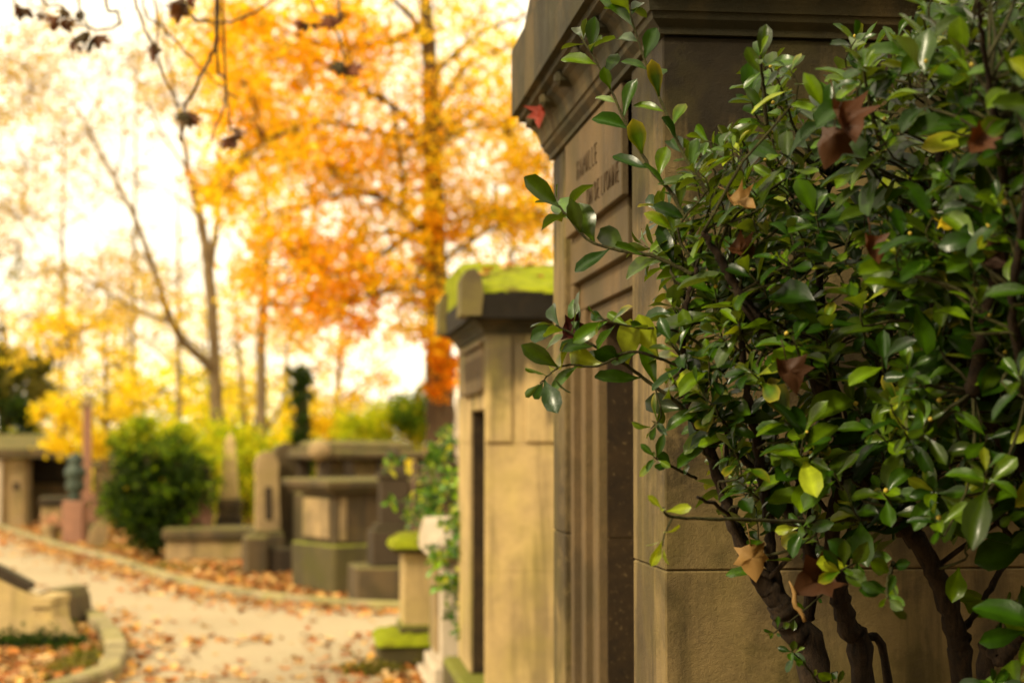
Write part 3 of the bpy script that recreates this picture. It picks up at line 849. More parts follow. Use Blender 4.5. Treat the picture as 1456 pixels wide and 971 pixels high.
# bust stele
p = fix(288, Y=25.6)
t = thing('bust_stele', 'small reddish stele topped by a stone bust behind the low tomb', 'gravestone', p, R(10))
boxes([(-.17, .17, -.12, .14, 0, 1.05)], 'pedestal', M['pink'], t, bev=.015, taper=.88)
boxes([(-.15, -.03, -.13, -.1, .62, .98)], 'panel', M['graveD'], t, bev=.004)
mb = MB(); m_lathe(mb, [(.10, 1.05), (.13, 1.09), (.13, 1.14), (.06, 1.19), (.045, 1.22), (.065, 1.25), (.075, 1.29), (.07, 1.34), (.04, 1.37)], 16, .06, 0, sy=.8); mb.build('bust', M['graveD'], t)
# pink column
p = fix(124, Y=30)
t = thing('granite_column', 'tall pink granite column with a pale cap on a stepped plinth', 'column', p, R(12))
boxes([(-.24, .24, -.24, .24, 0, .3)], 'plinth', M['grave'], t, bev=.02)
boxes([(-.20, .20, -.2, .2, .302, .74), (-.15, .15, -.15, .15, .742, .82)], 'pedestal', M['pink'], t, bev=.02)
boxes([(-.085, .085, -.085, .085, .822, 2.32)], 'shaft', M['pink'], t, bev=.01, taper=.88)
boxes([(-.1, .1, -.1, .1, 2.322, 2.48)], 'capital', M['graveL'], t, bev=.02)
# bronze urn
p = fix(108, Y=29)
t = thing('draped_urn', 'green bronze urn on a pink pedestal beside the column', 'urn', p, 0)
boxes([(-.18, .18, -.16, .16, 0, .72)], 'pedestal', M['pink'], t, bev=.02)
mb = MB(); m_lathe(mb, [(.10, .72), (.13, .76), (.08, .82), (.14, .90), (.17, .98), (.13, 1.05), (.16, 1.12), (.19, 1.2), (.15, 1.28), (.10, 1.33), (.14, 1.38), (.12, 1.46), (.03, 1.53)], 18); mb.build('urn', M['bronze'], t)
# far left vaults
p = fix(12, Y=34)
t = thing('burial_vault', 'pale low burial vault with a thick roof slab at the left edge', 'mausoleum', p, R(10))
boxes([(-.9, .32, 0, 1.6, 0, 1.38)], 'wall', M['graveL'], t, bev=.02)
boxes([(-1.0, -.10, -.1, -.002, 0, 1.36)], 'pilaster', M['white'], t, bev=.02)
boxes([(.10, .22, -.012, -.001, .75, .9)], 'plaque', M['graveD'], t, bev=0)
mb = MB(); m_prism_x(mb, [(-.2, 1.40), (1.8, 1.40), (1.8, 1.50), (.8, 1.86), (-.2, 1.56)], -1.1, .85); mb.build('roof', M['grave'], t)
p = fix(36, Y=35.5)
t = thing('burial_vault', 'dark ivy stained vault behind the green urn', 'mausoleum', p, R(6))
boxes([(0, 1.0, 0, 1.4, 0, .85)], 'wall', M['grave'], t, bev=.02)
boxes([(-.02, 1.05, -.05, 1.45, .852, 1.38)], 'attic', M['black'], t, bev=.03)
p = fix(60, Y=31)
t = thing('ledger_tomb', 'dark low ledger tomb in front of the stained vault', 'tomb', p, R(14))
boxes([(0, .46, 0, 1.0, 0, .55)], 'chest', M['graveL'], t, bev=.02)
boxes([(-.04, .5, -.04, 1.05, .552, .70)], 'slab', M['graveD'], t, bev=.02)
p = fix(132, Y=36)
t = thing('chapel', 'brown tiled little chapel between column and shrub', 'mausoleum', p, R(8))
boxes([(.02, .52, 0, 1.2, 0, 1.15)], 'wall', M['graveL'], t, bev=.01)
mb = MB(); m_prism_x(mb, [(-.08, 1.16), (1.3, 1.16), (.62, 1.80)], -.04, .60); mb.build('roof', M['graveD'], t)
p = fix(137, Y=28)
t = thing('headstone', 'pale broken headstone leaning at the foot of the column', 'gravestone', p, R(20), tilt=(0, R(14)))
mb = MB(); m_prism_y(mb, [(-.13, -.03), (.15, -.03), (.14, .36), (.04, .46), (-.08, .40), (-.14, .25)], -.07, .07); mb.build('slab', M['graveL'], t)
p = fix(75, Y=29)
t = thing('flower_pot', 'small round stone flower pot holding pink blooms left of the column', 'planter', p, 0)
mb = MB(); m_lathe(mb, [(.09, 0), (.12, .05), (.10, .12), (.16, .26), (.18, .30)], 14); mb.build('pot', M['graveL'], t)
mb = MB(); C = RNG.normal(size=(160, 3)) * [.12, .1, .07] + [0, 0, .38]; leaf_quads(mb, C, .06, np.tile(np.array([[.62, .33, .28]]), (160, 1)) * RNG.uniform(.6, 1.2, (160, 1))); mb.build('flowers', M['farleaf'], t, True)

# lower left corner tomb
p = ground(54, 918)
t = thing('sloping_tomb', 'low sloping tomb wall with a dark capping at the lower left edge', 'tomb', p, R(-3))
Yc = p.y
mb = MB()
x0 = -1.6
m_prism_y(mb, [(x0, 0), (0, 0), (0, H(851, Yc)), (-.03, H(849, Yc)), (-.36, H(823, Yc)), (x0, H(740, Yc))], 0, .15)
mb.build('side_wall', M['pale'], t)
mb = MB()
m_prism_y(mb, [(x0, H(738, Yc)), (-.1, H(839, Yc)), (-.08, H(836, Yc)), (-.08, H(829, Yc)), (-.36, H(805, Yc)), (x0, H(725, Yc))], .01, .14)
mb.build('capping', M['graveD'], t)
mb = MB()
m_prism_y(mb, [(-.02, 0), (.30, 0), (.27, .06), (.16, H(880, Yc)), (-.02, H(880, Yc))], -.04, .30)
m_prism_y(mb, [(-.06, H(862, Yc)), (.11, H(862, Yc)), (.12, H(850, Yc)), (-.06, H(848, Yc))], -.03, .5)
m_prism_y(mb, [(-.01, .02), (.15, .02), (.10, H(863, Yc)), (-.01, H(863, Yc))], .0, .48)
mb.build('step', M['pale'], t)
p = ground(80, 893)
t = thing('headstone', 'dark rounded headstone leaning beside the sloping tomb steps', 'gravestone', p, R(-12), tilt=(0, R(-7)))
mb = MB()
m_prism_y(mb, [(-.10, -.04), (.13, -.04), (.125, .26), (.09, .345), (.0, .37), (-.11, .345), (-.14, .28)], -.05, .5)
ob = mb.build('slab', M['grave'], t)

# white tomb
p = at(627, 625, 12.05); p.z = 0
t = thing('box_tomb', 'white marble box tomb with a bright sloping lid, beyond the mossy mausoleum', 'tomb', p, TH)
boxes([(0, 1.7, 0, .95, .16, .94)], 'chest', M['white'], t, bev=.01)
boxes([(-.024, -.001, .16, .80, .24, .86)], 'panel', M['graveL'], t, bev=.006)
mb = MB()
m_prism_x(mb, [(-.07, .942), (1.02, .942), (1.03, 1.02), (.475, 1.19), (-.08, 1.02)], -.09, 1.8)
mb.build('lid', M['white'], t)
boxes([(-.05, 1.75, -.05, 1.0, .06, .16), (-.1, 1.8, -.1, 1.05, 0, .06)], 'plinth', M['white'], t, bev=.012)
# mossy pedestal
p = at(592, 625, 13.55); p.z = 0
t = thing('pedestal', 'stone pedestal with thick moss on its cap and foot, beside the white tomb', 'pedestal', p, TH)
hx = .14
boxes([(-.10, .32, -.02, .5, .22, .86)], 'shaft', M['pale'], t, bev=.012)
boxes([(-.125, .32, -.045, .52, .222, .30)], 'moulding', M['mossy'], t, bev=.02)
boxes([(-.30, .5, -.26, .7, .0, .19)], 'foot', M['mossy'], t, bev=.03, wob=.008)
boxes([(-.19, .4, -.1, .6, .862, .93)], 'cap', M['mossy'], t, bev=.02)
def moss_pad(name, parent, x0, x1, y0, y1, z, th):
    mb = MB(); n = 22; V = []; Fc = []
    for j in range(n + 1):
        for i in range(n + 1):
            a, b = i / n * 2 - 1, j / n * 2 - 1
            e = max(0, 1 - max(abs(a), abs(b)) ** 5)
            V.append((x0 + (x1 - x0) * i / n + random.uniform(-.008, .008), y0 + (y1 - y0) * j / n + random.uniform(-.008, .008), z + e * th * random.uniform(.65, 1.2) - (.03 if e == 0 else 0)))
    for j in range(n):
        for i in range(n):
            q = j * (n + 1) + i; Fc.append([q, q + 1, q + n + 2, q + n + 1])
    mb.add(V, Fc, smooth=True); return mb.build(name, M['moss'], parent)
moss_pad('moss', t, -.205, .40, -.115, .6, .93, .075)
moss_pad('moss', t, -.32, .5, -.28, .7, .19, .05)
# iron railing
a = at(588, 665, 15.2); b = at(664, 661, 13.8)
t = thing('iron_railing', 'rusty iron railing bar on slim posts above the white tomb', 'railing', (a.x, a.y, 0))
for k, f in enumerate((0, .5, 1)):
    q = a.lerp(b, f); mb = MB(); m_tube(mb, [(q.x - a.x, q.y - a.y, 0), (q.x - a.x, q.y - a.y, q.z + .05)], .014, 8); mb.build('post', M['iron'], t)
mb = MB()
for dz in (0, -.06, -.75): m_tube(mb, [(0, 0, a.z + dz), (b.x - a.x, b.y - a.y, b.z + dz)], .010, 8)
mb.build('rail', M['iron'], t)
p = at(653, 625, 14.3)
t = thing('marble_cross', 'small white marble cross half hidden in the leaves behind the white tomb', 'cross', (p.x, p.y, 0), TH)
boxes([(-.03, .03, -.03, .03, .3, 2.1), (-.03, .03, -.22, .22, 1.75, 1.82)], 'cross', M['white'], t, bev=.008)
boxes([(-.15, .15, -.15, .15, 0, .3)], 'base', M['white'], t, bev=.02)

# ------------------------------------------------------------------ bush leaf geometry
def leaf_template(nst=6):
    """obovate leaf along +x, unit length"""
    ts = np.linspace(0, 1, nst)
    w = np.array([.035, .10, .215, .275, .225, .02]) if nst == 6 else np.interp(ts, [0, .2, .4, .6, .85, 1], [.02, .07, .185, .255, .215, .02])
    V = []
    for t, ww in zip(ts, w):
        for s in (-1, -.5, 0, .5, 1):
            x = t; y = s * ww
            V.append((x, y, s))
    V = np.array(V)
    Fc = []
    for i in range(nst - 1):
        for j in range(4):
            a = i * 5 + j; Fc.append([a, a + 5, a + 6, a + 1])
    return V, Fc
LT, LFc = leaf_template(8)
def place_leaves(mb, P, D, Nn, S, cols, droop=None, cup=None):
    """P base, D direction, Nn normal (N,3), S length"""
    N = len(P)
    D = D / np.linalg.norm(D, axis=1)[:, None]
    Nn = Nn - D * np.sum(Nn * D, 1)[:, None]; Nn = Nn / np.maximum(np.linalg.norm(Nn, axis=1)[:, None], 1e-6)
    B = np.cross(Nn, D)
    x = LT[None, :, 0].repeat(N, 0); y = LT[None, :, 1].repeat(N, 0); s = LT[None, :, 2].repeat(N, 0)
    wf = RNG.uniform(.66, 1.12, (N, 1)); y = y * wf
    dr = RNG.uniform(-.25, .7, (N, 1)) if droop is None else droop
    cu = RNG.uniform(.15, .7, (N, 1)) if cup is None else cup
    tw = RNG.uniform(-.35, .35, (N, 1))
    z = np.abs(y) * cu - dr * x * x * .6 + .02 * np.sin(x * 9 + s * 2) * np.abs(s) + y * tw * x
    v = P[:, None, :] + S[:, None, None] * (x[..., None] * D[:, None, :] + y[..., None] * B[:, None, :] + z[..., None] * Nn[:, None, :])
    sg = LT[:, 2]; xx = LT[:, 0]
    cv = np.repeat(cols[:, None, :], len(LT), 1)
    cv = cv * np.where(sg == 0, 1.45, np.where(np.abs(sg) > .9, .92, 1.0))[None, :, None]
    e = RNG.uniform(0, 1, N) < .05                      # yellowed tips and margins
    k = (np.clip((xx - .55) * 2.2, 0, 1) * .5 + (np.abs(sg) > .9) * .35)[None, :, None] * RNG.uniform(.3, 1.3, (N, 1, 1)) * e[:, None, None]
    k = np.clip(k, 0, 1); cv = cv * (1 - k) + np.array([.30, .24, .02]) * k
    mb.bulk(v, LFc, cv, True)
BG = np.array([(.026, .064, .0012), (.012, .036, .001), (.042, .094, .0015), (.016, .046, .0012), (.08, .14, .002), (.030, .054, .0015)])
def bcols(N, bright=0.0):
    c = BG[RNG.integers(0, len(BG), N)] * RNG.uniform(.75, 1.25, (N, 1))
    y = RNG.uniform(0, 1, N) < bright
    c[y] = np.array([.22, .27, .012]) * RNG.uniform(.7, 1.2, (y.sum(), 1))
    return c

def rosette(mb, c, d, n, size, bright=0.0, spread=1.0):
    """whorl of leaves round the twig tip c pointing along d"""
    d = np.array(d, float); d /= np.linalg.norm(d)
    a = np.cross(d, [0.3, .5, .81]); a /= np.linalg.norm(a); b = np.cross(d, a)
    ph = RNG.uniform(0, 6.28); ga = 2.4
    P = []; D = []; Nn = []; S = []
    for k in range(n):
        t = k / max(n - 1, 1)
        an = ph + ga * k + RNG.uniform(-.3, .3)
        r = np.cos(an) * a + np.sin(an) * b
        el = (.05 + 1.0 * t ** 1.3) * spread + RNG.uniform(-.25, .25)     # outer leaves spread, inner stand up
        el = min(el, 1.35)
        dd = r * math.cos(el) + d * math.sin(el)
        nn = d * math.cos(el) - r * math.sin(el)
        P.append(np.array(c) - d * size * (.55 - .55 * t) + dd * .004)
        D.append(dd + RNG.normal(size=3) * .08); Nn.append(nn + RNG.normal(size=3) * .12)
        S.append(size * (1.05 - .45 * t) * RNG.uniform(.62, 1.2))
    place_leaves(mb, np.array(P), np.array(D), np.array(Nn), np.array(S), bcols(n, bright))

# ------------------------------------------------------------------ the shrub in front of the mausoleum
def wall_limit(X): return 4.2 + .1187 * (X - A0.x) - .06
stems = MB(); net = []
def stem(pts, w, Ys, ground_end=False, wob=.004, n=8):
    P = [at(p[0], p[1], y) for p, y in zip(pts, Ys)]
    r = [a / 2 / F * y for a, y in zip(w, Ys)]
    if ground_end:
        P = [Vector((P[0].x + .03, P[0].y + .02, -.05)), Vector((P[0].x + .02, P[0].y, .35))] + P; r = [r[0] * 1.35, r[0] * 1.15] + r
    q, rr = smooth_path(P, r, 9, wob * .6)
    rr = [a * random.uniform(.90, 1.12) * (1.18 if random.random() < .07 else 1) for a in rr]
    m_tube(stems, q, rr, n + 2); net.extend(q); return q
def ev(a, b, n): return [a + (b - a) * i / (n - 1) for i in range(n)]
stem([(1160, 975), (1127, 895), (1109, 858), (1077, 815), (1045, 750), (1029, 702), (1007, 632), (982, 584), (970, 514), (975, 440), (990, 380)], [44, 40, 38, 25, 20, 18, 16, 14, 11, 8, 6], ev(3.62, 3.5, 11), True)
stem([(1112, 860), (1098, 800), (1094, 740), (1085, 690), (1075, 620), (1060, 540), (1050, 450), (1040, 380)], [24, 17, 15, 14, 12, 10, 8, 6], ev(3.62, 3.45, 8))
stem([(1150, 880), (1152, 793), (1140, 750), (1104, 707), (1078, 672), (1040, 640)], [18, 20, 20, 16, 12, 8], ev(3.7, 3.6, 6))
stem([(1227, 975), (1206, 890), (1190, 825), (1184, 750), (1195, 665), (1185, 560), (1170, 470), (1165, 360), (1180, 250)], [34, 32, 28, 22, 18, 16, 14, 11, 7], ev(3.75, 3.5, 9), True)
stem([(1262, 965), (1222, 906), (1200, 860)], [12, 12, 12], [3.8, 3.78, 3.75], True)
stem([(1367, 975), (1361, 906), (1335, 825), (1297, 761), (1249, 718), (1225, 640), (1250, 540), (1270, 430), (1280, 300)], [32, 30, 30, 28, 22, 17, 14, 11, 8], ev(3.6, 3.4, 9), True)
stem([(1500, 760), (1458, 665), (1415, 595), (1383, 557), (1345, 480), (1320, 380), (1330, 260), (1350, 160)], [40, 38, 34, 28, 20, 15, 11, 8], ev(3.3, 3.2, 8), False)
stem([(1560, 975), (1535, 860), (1500, 760)], [52, 46, 40], [3.35, 3.3, 3.3], True)
stem([(1400, 975), (1425, 935), (1450, 900), (1480, 840), (1490, 700), (1470, 560)], [26, 24, 22, 18, 14, 10], ev(3.55, 3.4, 6), True)
stem([(1185, 600), (1150, 520), (1115, 490), (1092, 478), (1056, 422), (1025, 370), (1000, 330)], [18, 22, 22, 21, 16, 12, 7], ev(3.5, 3.3, 7))
stem([(1383, 557), (1400, 460), (1430, 330), (1420, 200), (1400, 80), (1390, 0)], [22, 18, 15, 11, 8, 6], ev(3.1, 2.6, 6))
stem([(1460, 560), (1440, 440), (1456, 300), (1470, 150)], [18, 14, 11, 7], ev(3.0, 2.6, 4))
stem([(1300, 765), (1320, 700), (1355, 620), (1370, 520)], [14, 12, 10, 8], ev(3.6, 3.7, 4))
stem([(1361, 906), (1400, 850), (1430, 780), (1420, 690)], [10, 9, 8, 6], ev(3.6, 3.7, 4))
for a in range(26):   # thin crossing shoots low in the shrub
    x = random.uniform(1010, 1450); y = random.uniform(600, 860)
    Yq = random.uniform(3.3, 3.9)
    st = nearest(net, at(x, y, Yq))
    e = at(x + random.uniform(-90, 90), y - random.uniform(40, 170), Yq)
    q, rr = smooth_path([st, st.lerp(e, .5) + Vector((random.uniform(-.06, .06), 0, .03)), e], [.006, .0045, .003], 5, .004)
    m_tube(stems, q, rr, 5)
fol = MB(); twg = MB()
def sprig(pts, Ys, leaf=.062, step=.033, w=(7, 3), bright=.0, tipn=5):
    P = [at(p[0], p[1], y) for p, y in zip(pts, Ys)]
    r = [ (w[0] + (w[1] - w[0]) * i / (len(P) - 1)) / 2 / F * 3.5 for i in range(len(P))]
    q, rr = smooth_path(P, r, 8, .001)
    m_tube(twg, q, rr, 6)
    acc = 0; k = 0; Pl = []; D = []; Nn = []; S = []
    for i in range(1, len(q)):
        acc += (q[i] - q[i - 1]).length
        if acc > step:
            acc = 0; k += 1
            t = (q[i] - q[i - 1]).normalized()
            an = k * 2.4 + random.uniform(-.3, .3)
            u = t.orthogonal().normalized(); wv = t.cross(u)
            d = (u * math.cos(an) + wv * math.sin(an)) * .85 + t * .75 + Vector((0, 0, .1))
            Pl.append(tuple(q[i])); D.append(tuple(d)); Nn.append(tuple(t * .5 + Vector((random.uniform(-.3, .3), -1.0, random.uniform(0, .5))))); S.append(leaf * random.uniform(.7, 1.15))
    if Pl: place_leaves(fol, np.array(Pl), np.array(D), np.array(Nn), np.array(S), bcols(len(Pl), bright))
    t = (q[-1] - q[-3]).normalized()
    rosette(fol, tuple(q[-1]), tuple(t), tipn, leaf * .95, bright)
    return q
q1 = sprig([(985, 330), (955, 275), (925, 240), (895, 185), (860, 110), (826, 52)], ev(3.5, 3.62, 6), .080, .026)
q2 = sprig([(1010, 280), (975, 225), (955, 180), (932, 125), (908, 60), (890, -5)], ev(3.5, 3.6, 6), .082, .028)
q3 = sprig([(985, 390), (930, 365), (880, 356), (835, 340), (805, 305), (790, 288)], ev(3.5, 3.55, 6), .096, .03, (7, 3), 0, 7)
q4 = sprig([(1010, 620), (960, 570), (925, 545), (880, 512), (835, 486), (790, 462)], ev(3.55, 3.5, 6), .094, .032, (7, 3), .1, 6)
q5 = sprig([(965, 520), (900, 500), (850, 520), (800, 520), (768, 545)], ev(3.5, 3.45, 5), .088, .04, (5, 2), .15)
q6 = sprig([(930, 548), (940, 590), (925, 610)], ev(3.5, 3.45, 3), .05, .04, (3, 2))
sprig([(1010, 500), (960, 470), (900, 465), (850, 452)], ev(3.5, 3.45, 4), .08, .04, (5, 2))
sprig([(990, 680), (950, 660), (930, 650)], ev(3.6, 3.4, 3), .05, .045, (5, 2))
sprig([(1330, 745), (1250, 737), (1150, 741), (1050, 738), (958, 735), (943, 722)], ev(3.55, 3.15, 6), .052, 9, (8, 3), 1.0, 3)
sprig([(955, 737), (945, 760), (942, 776)], [3.17, 3.15, 3.14], .05, .05, (3, 2), 1.0, 3)
sprig([(1090, 60 + 120), (1085, 120), (1080, 80)], [3.4, 3.35, 3.3], .07, .03)
sprig([(1250, 200), (1235, 140), (1228, 95)], [3.1, 3.05, 3.0], .072, .03)
sprig([(1180, 835), (1140, 870), (1100, 900)], [3.6, 3.5, 3.4], .03, .05, (4, 2))
sprig([(1165, 975), (1145, 945), (1125, 925)], [3.5, 3.45, 3.4], .035, .03, (4, 2))
sprig([(1190, 955), (1180, 960), (1195, 985)], [3.5, 3.45, 3.4], .04, .03, (4, 2))
sprig([(1270, 800), (1262, 830), (1262, 850)], [3.4, 3.2, 3.1], .055, .03)
sprig([(1240, 790), (1215, 800), (1195, 812)], [3.4, 3.3, 3.2], .07, .03, (4, 2), .05)

def in_poly(x, y, poly):
    c = False; j = len(poly) - 1
    for i in range(len(poly)):
        xi, yi = poly[i]; xj, yj = poly[j]
        if (yi > y) != (yj > y) and x < (xj - xi) * (y - yi) / (yj - yi) + xi: c = not c
        j = i
    return c
P1 = [(905, 330), (950, 240), (1025, 170), (1050, 95), (1105, 75), (1160, 130), (1205, 75), (1225, 40), (1300, 60), (1335, -60), (1560, -120), (1800, 0), (1850, 500), (1700, 760), (1456, 690), (1380, 660), (1300, 620), (1220, 680), (1090, 670), (1010, 630), (990, 590), (960, 500), (915, 430)]
P2 = [(1340, 640), (1700, 640), (1700, 1000), (1400, 1000), (1395, 860), (1350, 740)]
P3 = [(1010, 640), (1330, 640), (1330, 740), (1200, 770), (1060, 740)]
rose = []
def scatter(poly, n, Y0, Y1, mind, bx=(880, 1860), by=(-120, 1010)):
    k = 0; tries = 0; pts = []
    while k < n and tries < n * 60:
        tries += 1
        x = random.uniform(*bx); y = random.uniform(*by)
        if not in_poly(x, y, poly): continue
        # nearer shell to the upper right, farther at the left
        u = min(1, max(0, (x - 950) / 500)); v = min(1, max(0, (y) / 700))
        near = 3.45 - .85 * u * (1 - .35 * v)
        Y = near + abs(random.gauss(0, .38)) + (Y0)
        if random.random() < .35: Y = random.uniform(near, 3.95)
        p = at(x, y, Y)
        if p.y > wall_limit(p.x) - .08: p = at(x, y, wall_limit(p.x) - .1 - random.random() * .3)
        if any((p - q).length < mind for q in pts): continue
        pts.append(p); k += 1
    return pts
pts = scatter(P1, 640, 0, 0, .04)
pts += scatter(P2, 26, .25, 0, .06)
pts += scatter(P3, 24, .1, 0, .06)
centre = Vector((1.0, 3.55, 1.6))
for p in pts:
    a = nearest(net, p - Vector((0, 0, .10)))
    out = (p - centre); out.z = out.z * .5
    d = out.normalized() * .6 + Vector((random.uniform(-.5, .5), random.uniform(-.75, .15), random.uniform(.25, 1.1)))
    d.normalize()
    m = a.lerp(p, .5) + Vector((random.uniform(-.03, .03), random.uniform(-.03, .03), -.02)); m2_ = p - d * .06
    q, rr = smooth_path([a, m, m2_, p], [.0038, .003, .0022, .0016], 3, .002)
    m_tube(twg, q, rr, 4)
    sz = random.uniform(.055, .118)
    rosette(fol, tuple(p), tuple(d), random.randint(5, 9), sz, .03, random.uniform(.6, 1.2))
    if random.random() < .75:   # a few leaves further down the shoot
        qq = q[-5]
        rosette(fol, tuple(qq), tuple(d), random.randint(2, 4), sz * .9, .03, .5)
# buds/berries
bud = MB()
for p in random.sample(pts, 170):
    c = p + Vector((random.uniform(-.012, .012), random.uniform(-.02, .0), random.uniform(-.005, .02)))
    bm = bmesh.new(); bmesh.ops.create_icosphere(bm, subdivisions=1, radius=random.uniform(.0035, .006)); bm.verts.index_update()
    bud.add([tuple(v.co + c) for v in bm.verts], [[v.index for v in f.verts] for f in bm.faces], (.55, .42, .06), True); bm.free()
base = Vector((.9, 3.55, 0))
bush = thing('evergreen_bush', 'large evergreen bush with oval leaves and dark stems before the big mausoleum', 'bush', base)
for m in (stems, fol, twg, bud): m.v = [v - np.array(base, np.float32) for v in m.v]
stems.build('stem', M['bushbark'], bush)
tw_o = twg.build('twig', M['twig'], bush); tag(tw_o, kind='stuff')
tag(fol.build('foliage', M['bushleaf'], bush, True), kind='stuff')
tag(bud.build('bud', M['drycol'], bush, True), kind='stuff')

# small trailing shrub over the white tomb
sh = MB(); st = MB()
root = Vector((at(655, 625, 13.6).x + .25, 13.6, 0))
hub = root + Vector((0, 0, 1.2))
m_tube(st, [root, root + Vector((-.03, .0, .6)), hub], [.03, .022, .015], 6)
spots = []
for (px, py, Y, rx, rz, n) in ((625, 690, 12.9, .28, .22, 26), (600, 720, 13.1, .18, .14, 14), (648, 770, 11.7, .10, .16, 16), (640, 640, 13.4, .3, .16, 16), (645, 830, 11.75, .09, .13, 14), (655, 720, 12.3, .14, .25, 16), (620, 790, 11.85, .04, .06, 4), (655, 895, 11.75, .03, .06, 4)):
    c = at(px, py, Y)
    for k in range(n):
        spots.append(c + Vector((random.gauss(0, rx * .5), random.gauss(0, .08), random.gauss(0, rz * .6))))
for p in spots:
    q, rr = smooth_path([hub + Vector((random.uniform(-.1, .1), random.uniform(-.1, .1), random.uniform(-.2, .3))), hub.lerp(p, .6) + Vector((0, 0, .1)), p], [.006, .004, .002], 3, .003)
    m_tube(st, q, rr, 4)
    rosette(sh, tuple(p), (random.uniform(-.6, .3), -.6, random.uniform(-.2, .9)), 9, .078, .12)
b2 = thing('trailing_shrub', 'small leafy green shrub trailing over the white tomb', 'shrub', root)
for m in (sh, st): m.v = [v - np.array(root, np.float32) for v in m.v]
sh.c = [np.concatenate([np.clip(c[:, :3] * 2.2, 0, .5), c[:, 3:]], 1) for c in sh.c]
st.build('stem', M['bushbark'], b2)
tag(sh.build('foliage', M['bushleaf'], b2, True), kind='stuff')

# ------------------------------------------------------------------ dry leaves
def maple_leaf(mb, P, D, Nn, size, curl, col, wd=1.0):
    D = Vector(D).normalized(); Nn = Vector(Nn); Nn = (Nn - D * Nn.dot(D)).normalized(); B = Nn.cross(D)
    lob = [(-.02, .0), (.02, .28), (-.02, .52), (.22, .38), (.42, .62), (.50, .34), (.66, .30), (1.0, 0)]
    half = lob
    out = half + [(x, -y) for x, y in reversed(half[1:-1])]
    ring_mid = [(.32 + (x - .32) * .5, y * .5) for x, y in out]
    q1_, q2_, q3_ = random.uniform(0, 6), random.uniform(0, 6), random.uniform(4, 9)
    def pt(x, y):
        r = math.hypot(x - .32, y)
        z = curl * (y * y * 1.3 + (x - .3) ** 2 * .8 + abs(y) * .55) + .10 * math.sin(x * q3_ + y * 7 + q1_) + .07 * math.sin(y * 13 - x * 6 + q2_)
        yy = y * wd * (1 - .35 * min(1, abs(curl)) * abs(y))
        return tuple(Vector(P) + (D * x + B * yy + Nn * z) * size)
    n = len(out)
    V = [pt(.32, 0)] + [pt(*p) for p in ring_mid] + [pt(*p) for p in out]
    Fc = []
    for i in range(n):
        j = (i + 1) % n
        Fc.append([0, 1 + i, 1 + j]); Fc.append([1 + i, 1 + n + i, 1 + n + j, 1 + j])
    V = [tuple(Vector(v) + Vector([random.uniform(-.02, .02) * size for _ in range(3)])) for v in V]
    mb.add(V, Fc, col, True)
def dry_leaf(px, py, Y, size, D, Nn, curl, col, label, group='dry leaves caught in the bush', rolled=False):
    p = at(px, py, Y)
    mb = MB()
    if rolled:
        D = Vector(D).normalized(); pts_ = [D * size * k / 8 + Vector((0.004 * math.sin(k), 0, 0.003 * math.cos(k * 2))) for k in range(9)]
        m_tube(mb, pts_, [size * f for f in (.02, .04, .06, .055, .07, .06, .065, .05, .055)], 9, col)
    else:
        maple_leaf(mb, (0, 0, 0), D, Nn, size, curl, col)
        stp = -Vector(D).normalized()
        m_tube(mb, [Vector((0, 0, 0)), stp * size * .3 + Vector((0, 0, .004)), stp * size * .6], .0012, 4, tuple(c * .7 for c in col))
    o = mb.build('dry_leaf', M['drycol'], None, True); o.location = p
    return tag(o, label, 'leaf', group)
tan = (.27, .155, .045); br = (.050, .019, .005); red = (.04, .006, .003); rust = (.080, .027, .006)
dry_leaf(1190, 150, 2.98, .085, (.2, -.2, -1), (.3, -1, .2), 1.0, rust, 'crumpled russet leaf hanging in the upper middle of the bush')
dry_leaf(1186, 180, 2.96, .075, (-.3, .1, -1), (-.4, -1, .0), -1.0, br, 'lower dark brown leaf of the crumpled pair high in the bush')
dry_leaf(1238, 335, 3.0, .055, (.1, -.1, -1), (.5, -1, 0), .4, rust, 'small folded brown leaf in the centre of the bush')
dry_leaf(1040, 280, 3.3, .055, (.7, -.2, -.6), (.0, -1, .5), .8, tan, 'tan curled leaf left of the bush centre')
dry_leaf(1040, 350, 3.35, .06, (.7, -.2, -.5), (.0, -1, .5), .8, rust, 'rust coloured leaf just under the tan curled one')
dry_leaf(1118, 512, 3.15, .07, (.2, -.2, -1), (.2, -1, .2), .6, br, 'brown leaf behind the bright middle rosette')
dry_leaf(800, 470, 3.52, .06, (.9, 0, -.15), (.1, -1, .3), .6, red, 'dark red leaf on the leftmost low twig of the bush')
dry_leaf(1067, 775, 3.42, .075, (.15, -.1, -1), (-.1, -1, .3), -1.0, tan, 'pale tan leaf curled over the left stem')
dry_leaf(1180, 812, 3.35, .095, (-.75, -.1, -.45), (0, -1, .25), .9, br, 'large spread brown maple leaf between the lower stems')
dry_leaf(1122, 828, 3.30, .075, (.35, -.1, -1), (0, -1, 0), 0, tan, 'pale tightly rolled leaf left of the large maple leaf', rolled=True)
dry_leaf(1400, 190, 2.7, .05, (-.5, -.1, -.6), (0, -1, 0), .7, rust, 'small rust leaf near the top right of the bush')
dry_leaf(1380, 350, 2.9, .07, (.8, -.1, -.6), (0, -1, .3), .7, br, 'dark brown leaf in the shaded right of the bush')
o = dry_leaf(1336, 316, 2.95, .03, (.8, -.2, -.3), (0, -1, .4), .2, (.75, .55, .02), 'tiny bright yellow leaf right of the bush centre')
cp = at(771, 168, 5.9)
dry_leaf(770, 148, 5.78, .09, (.1, -.1, -1), (-1, -.6, .1), .5, (.22, .025, .008), 'red leaf stuck under the cornice of the big mausoleum', None)

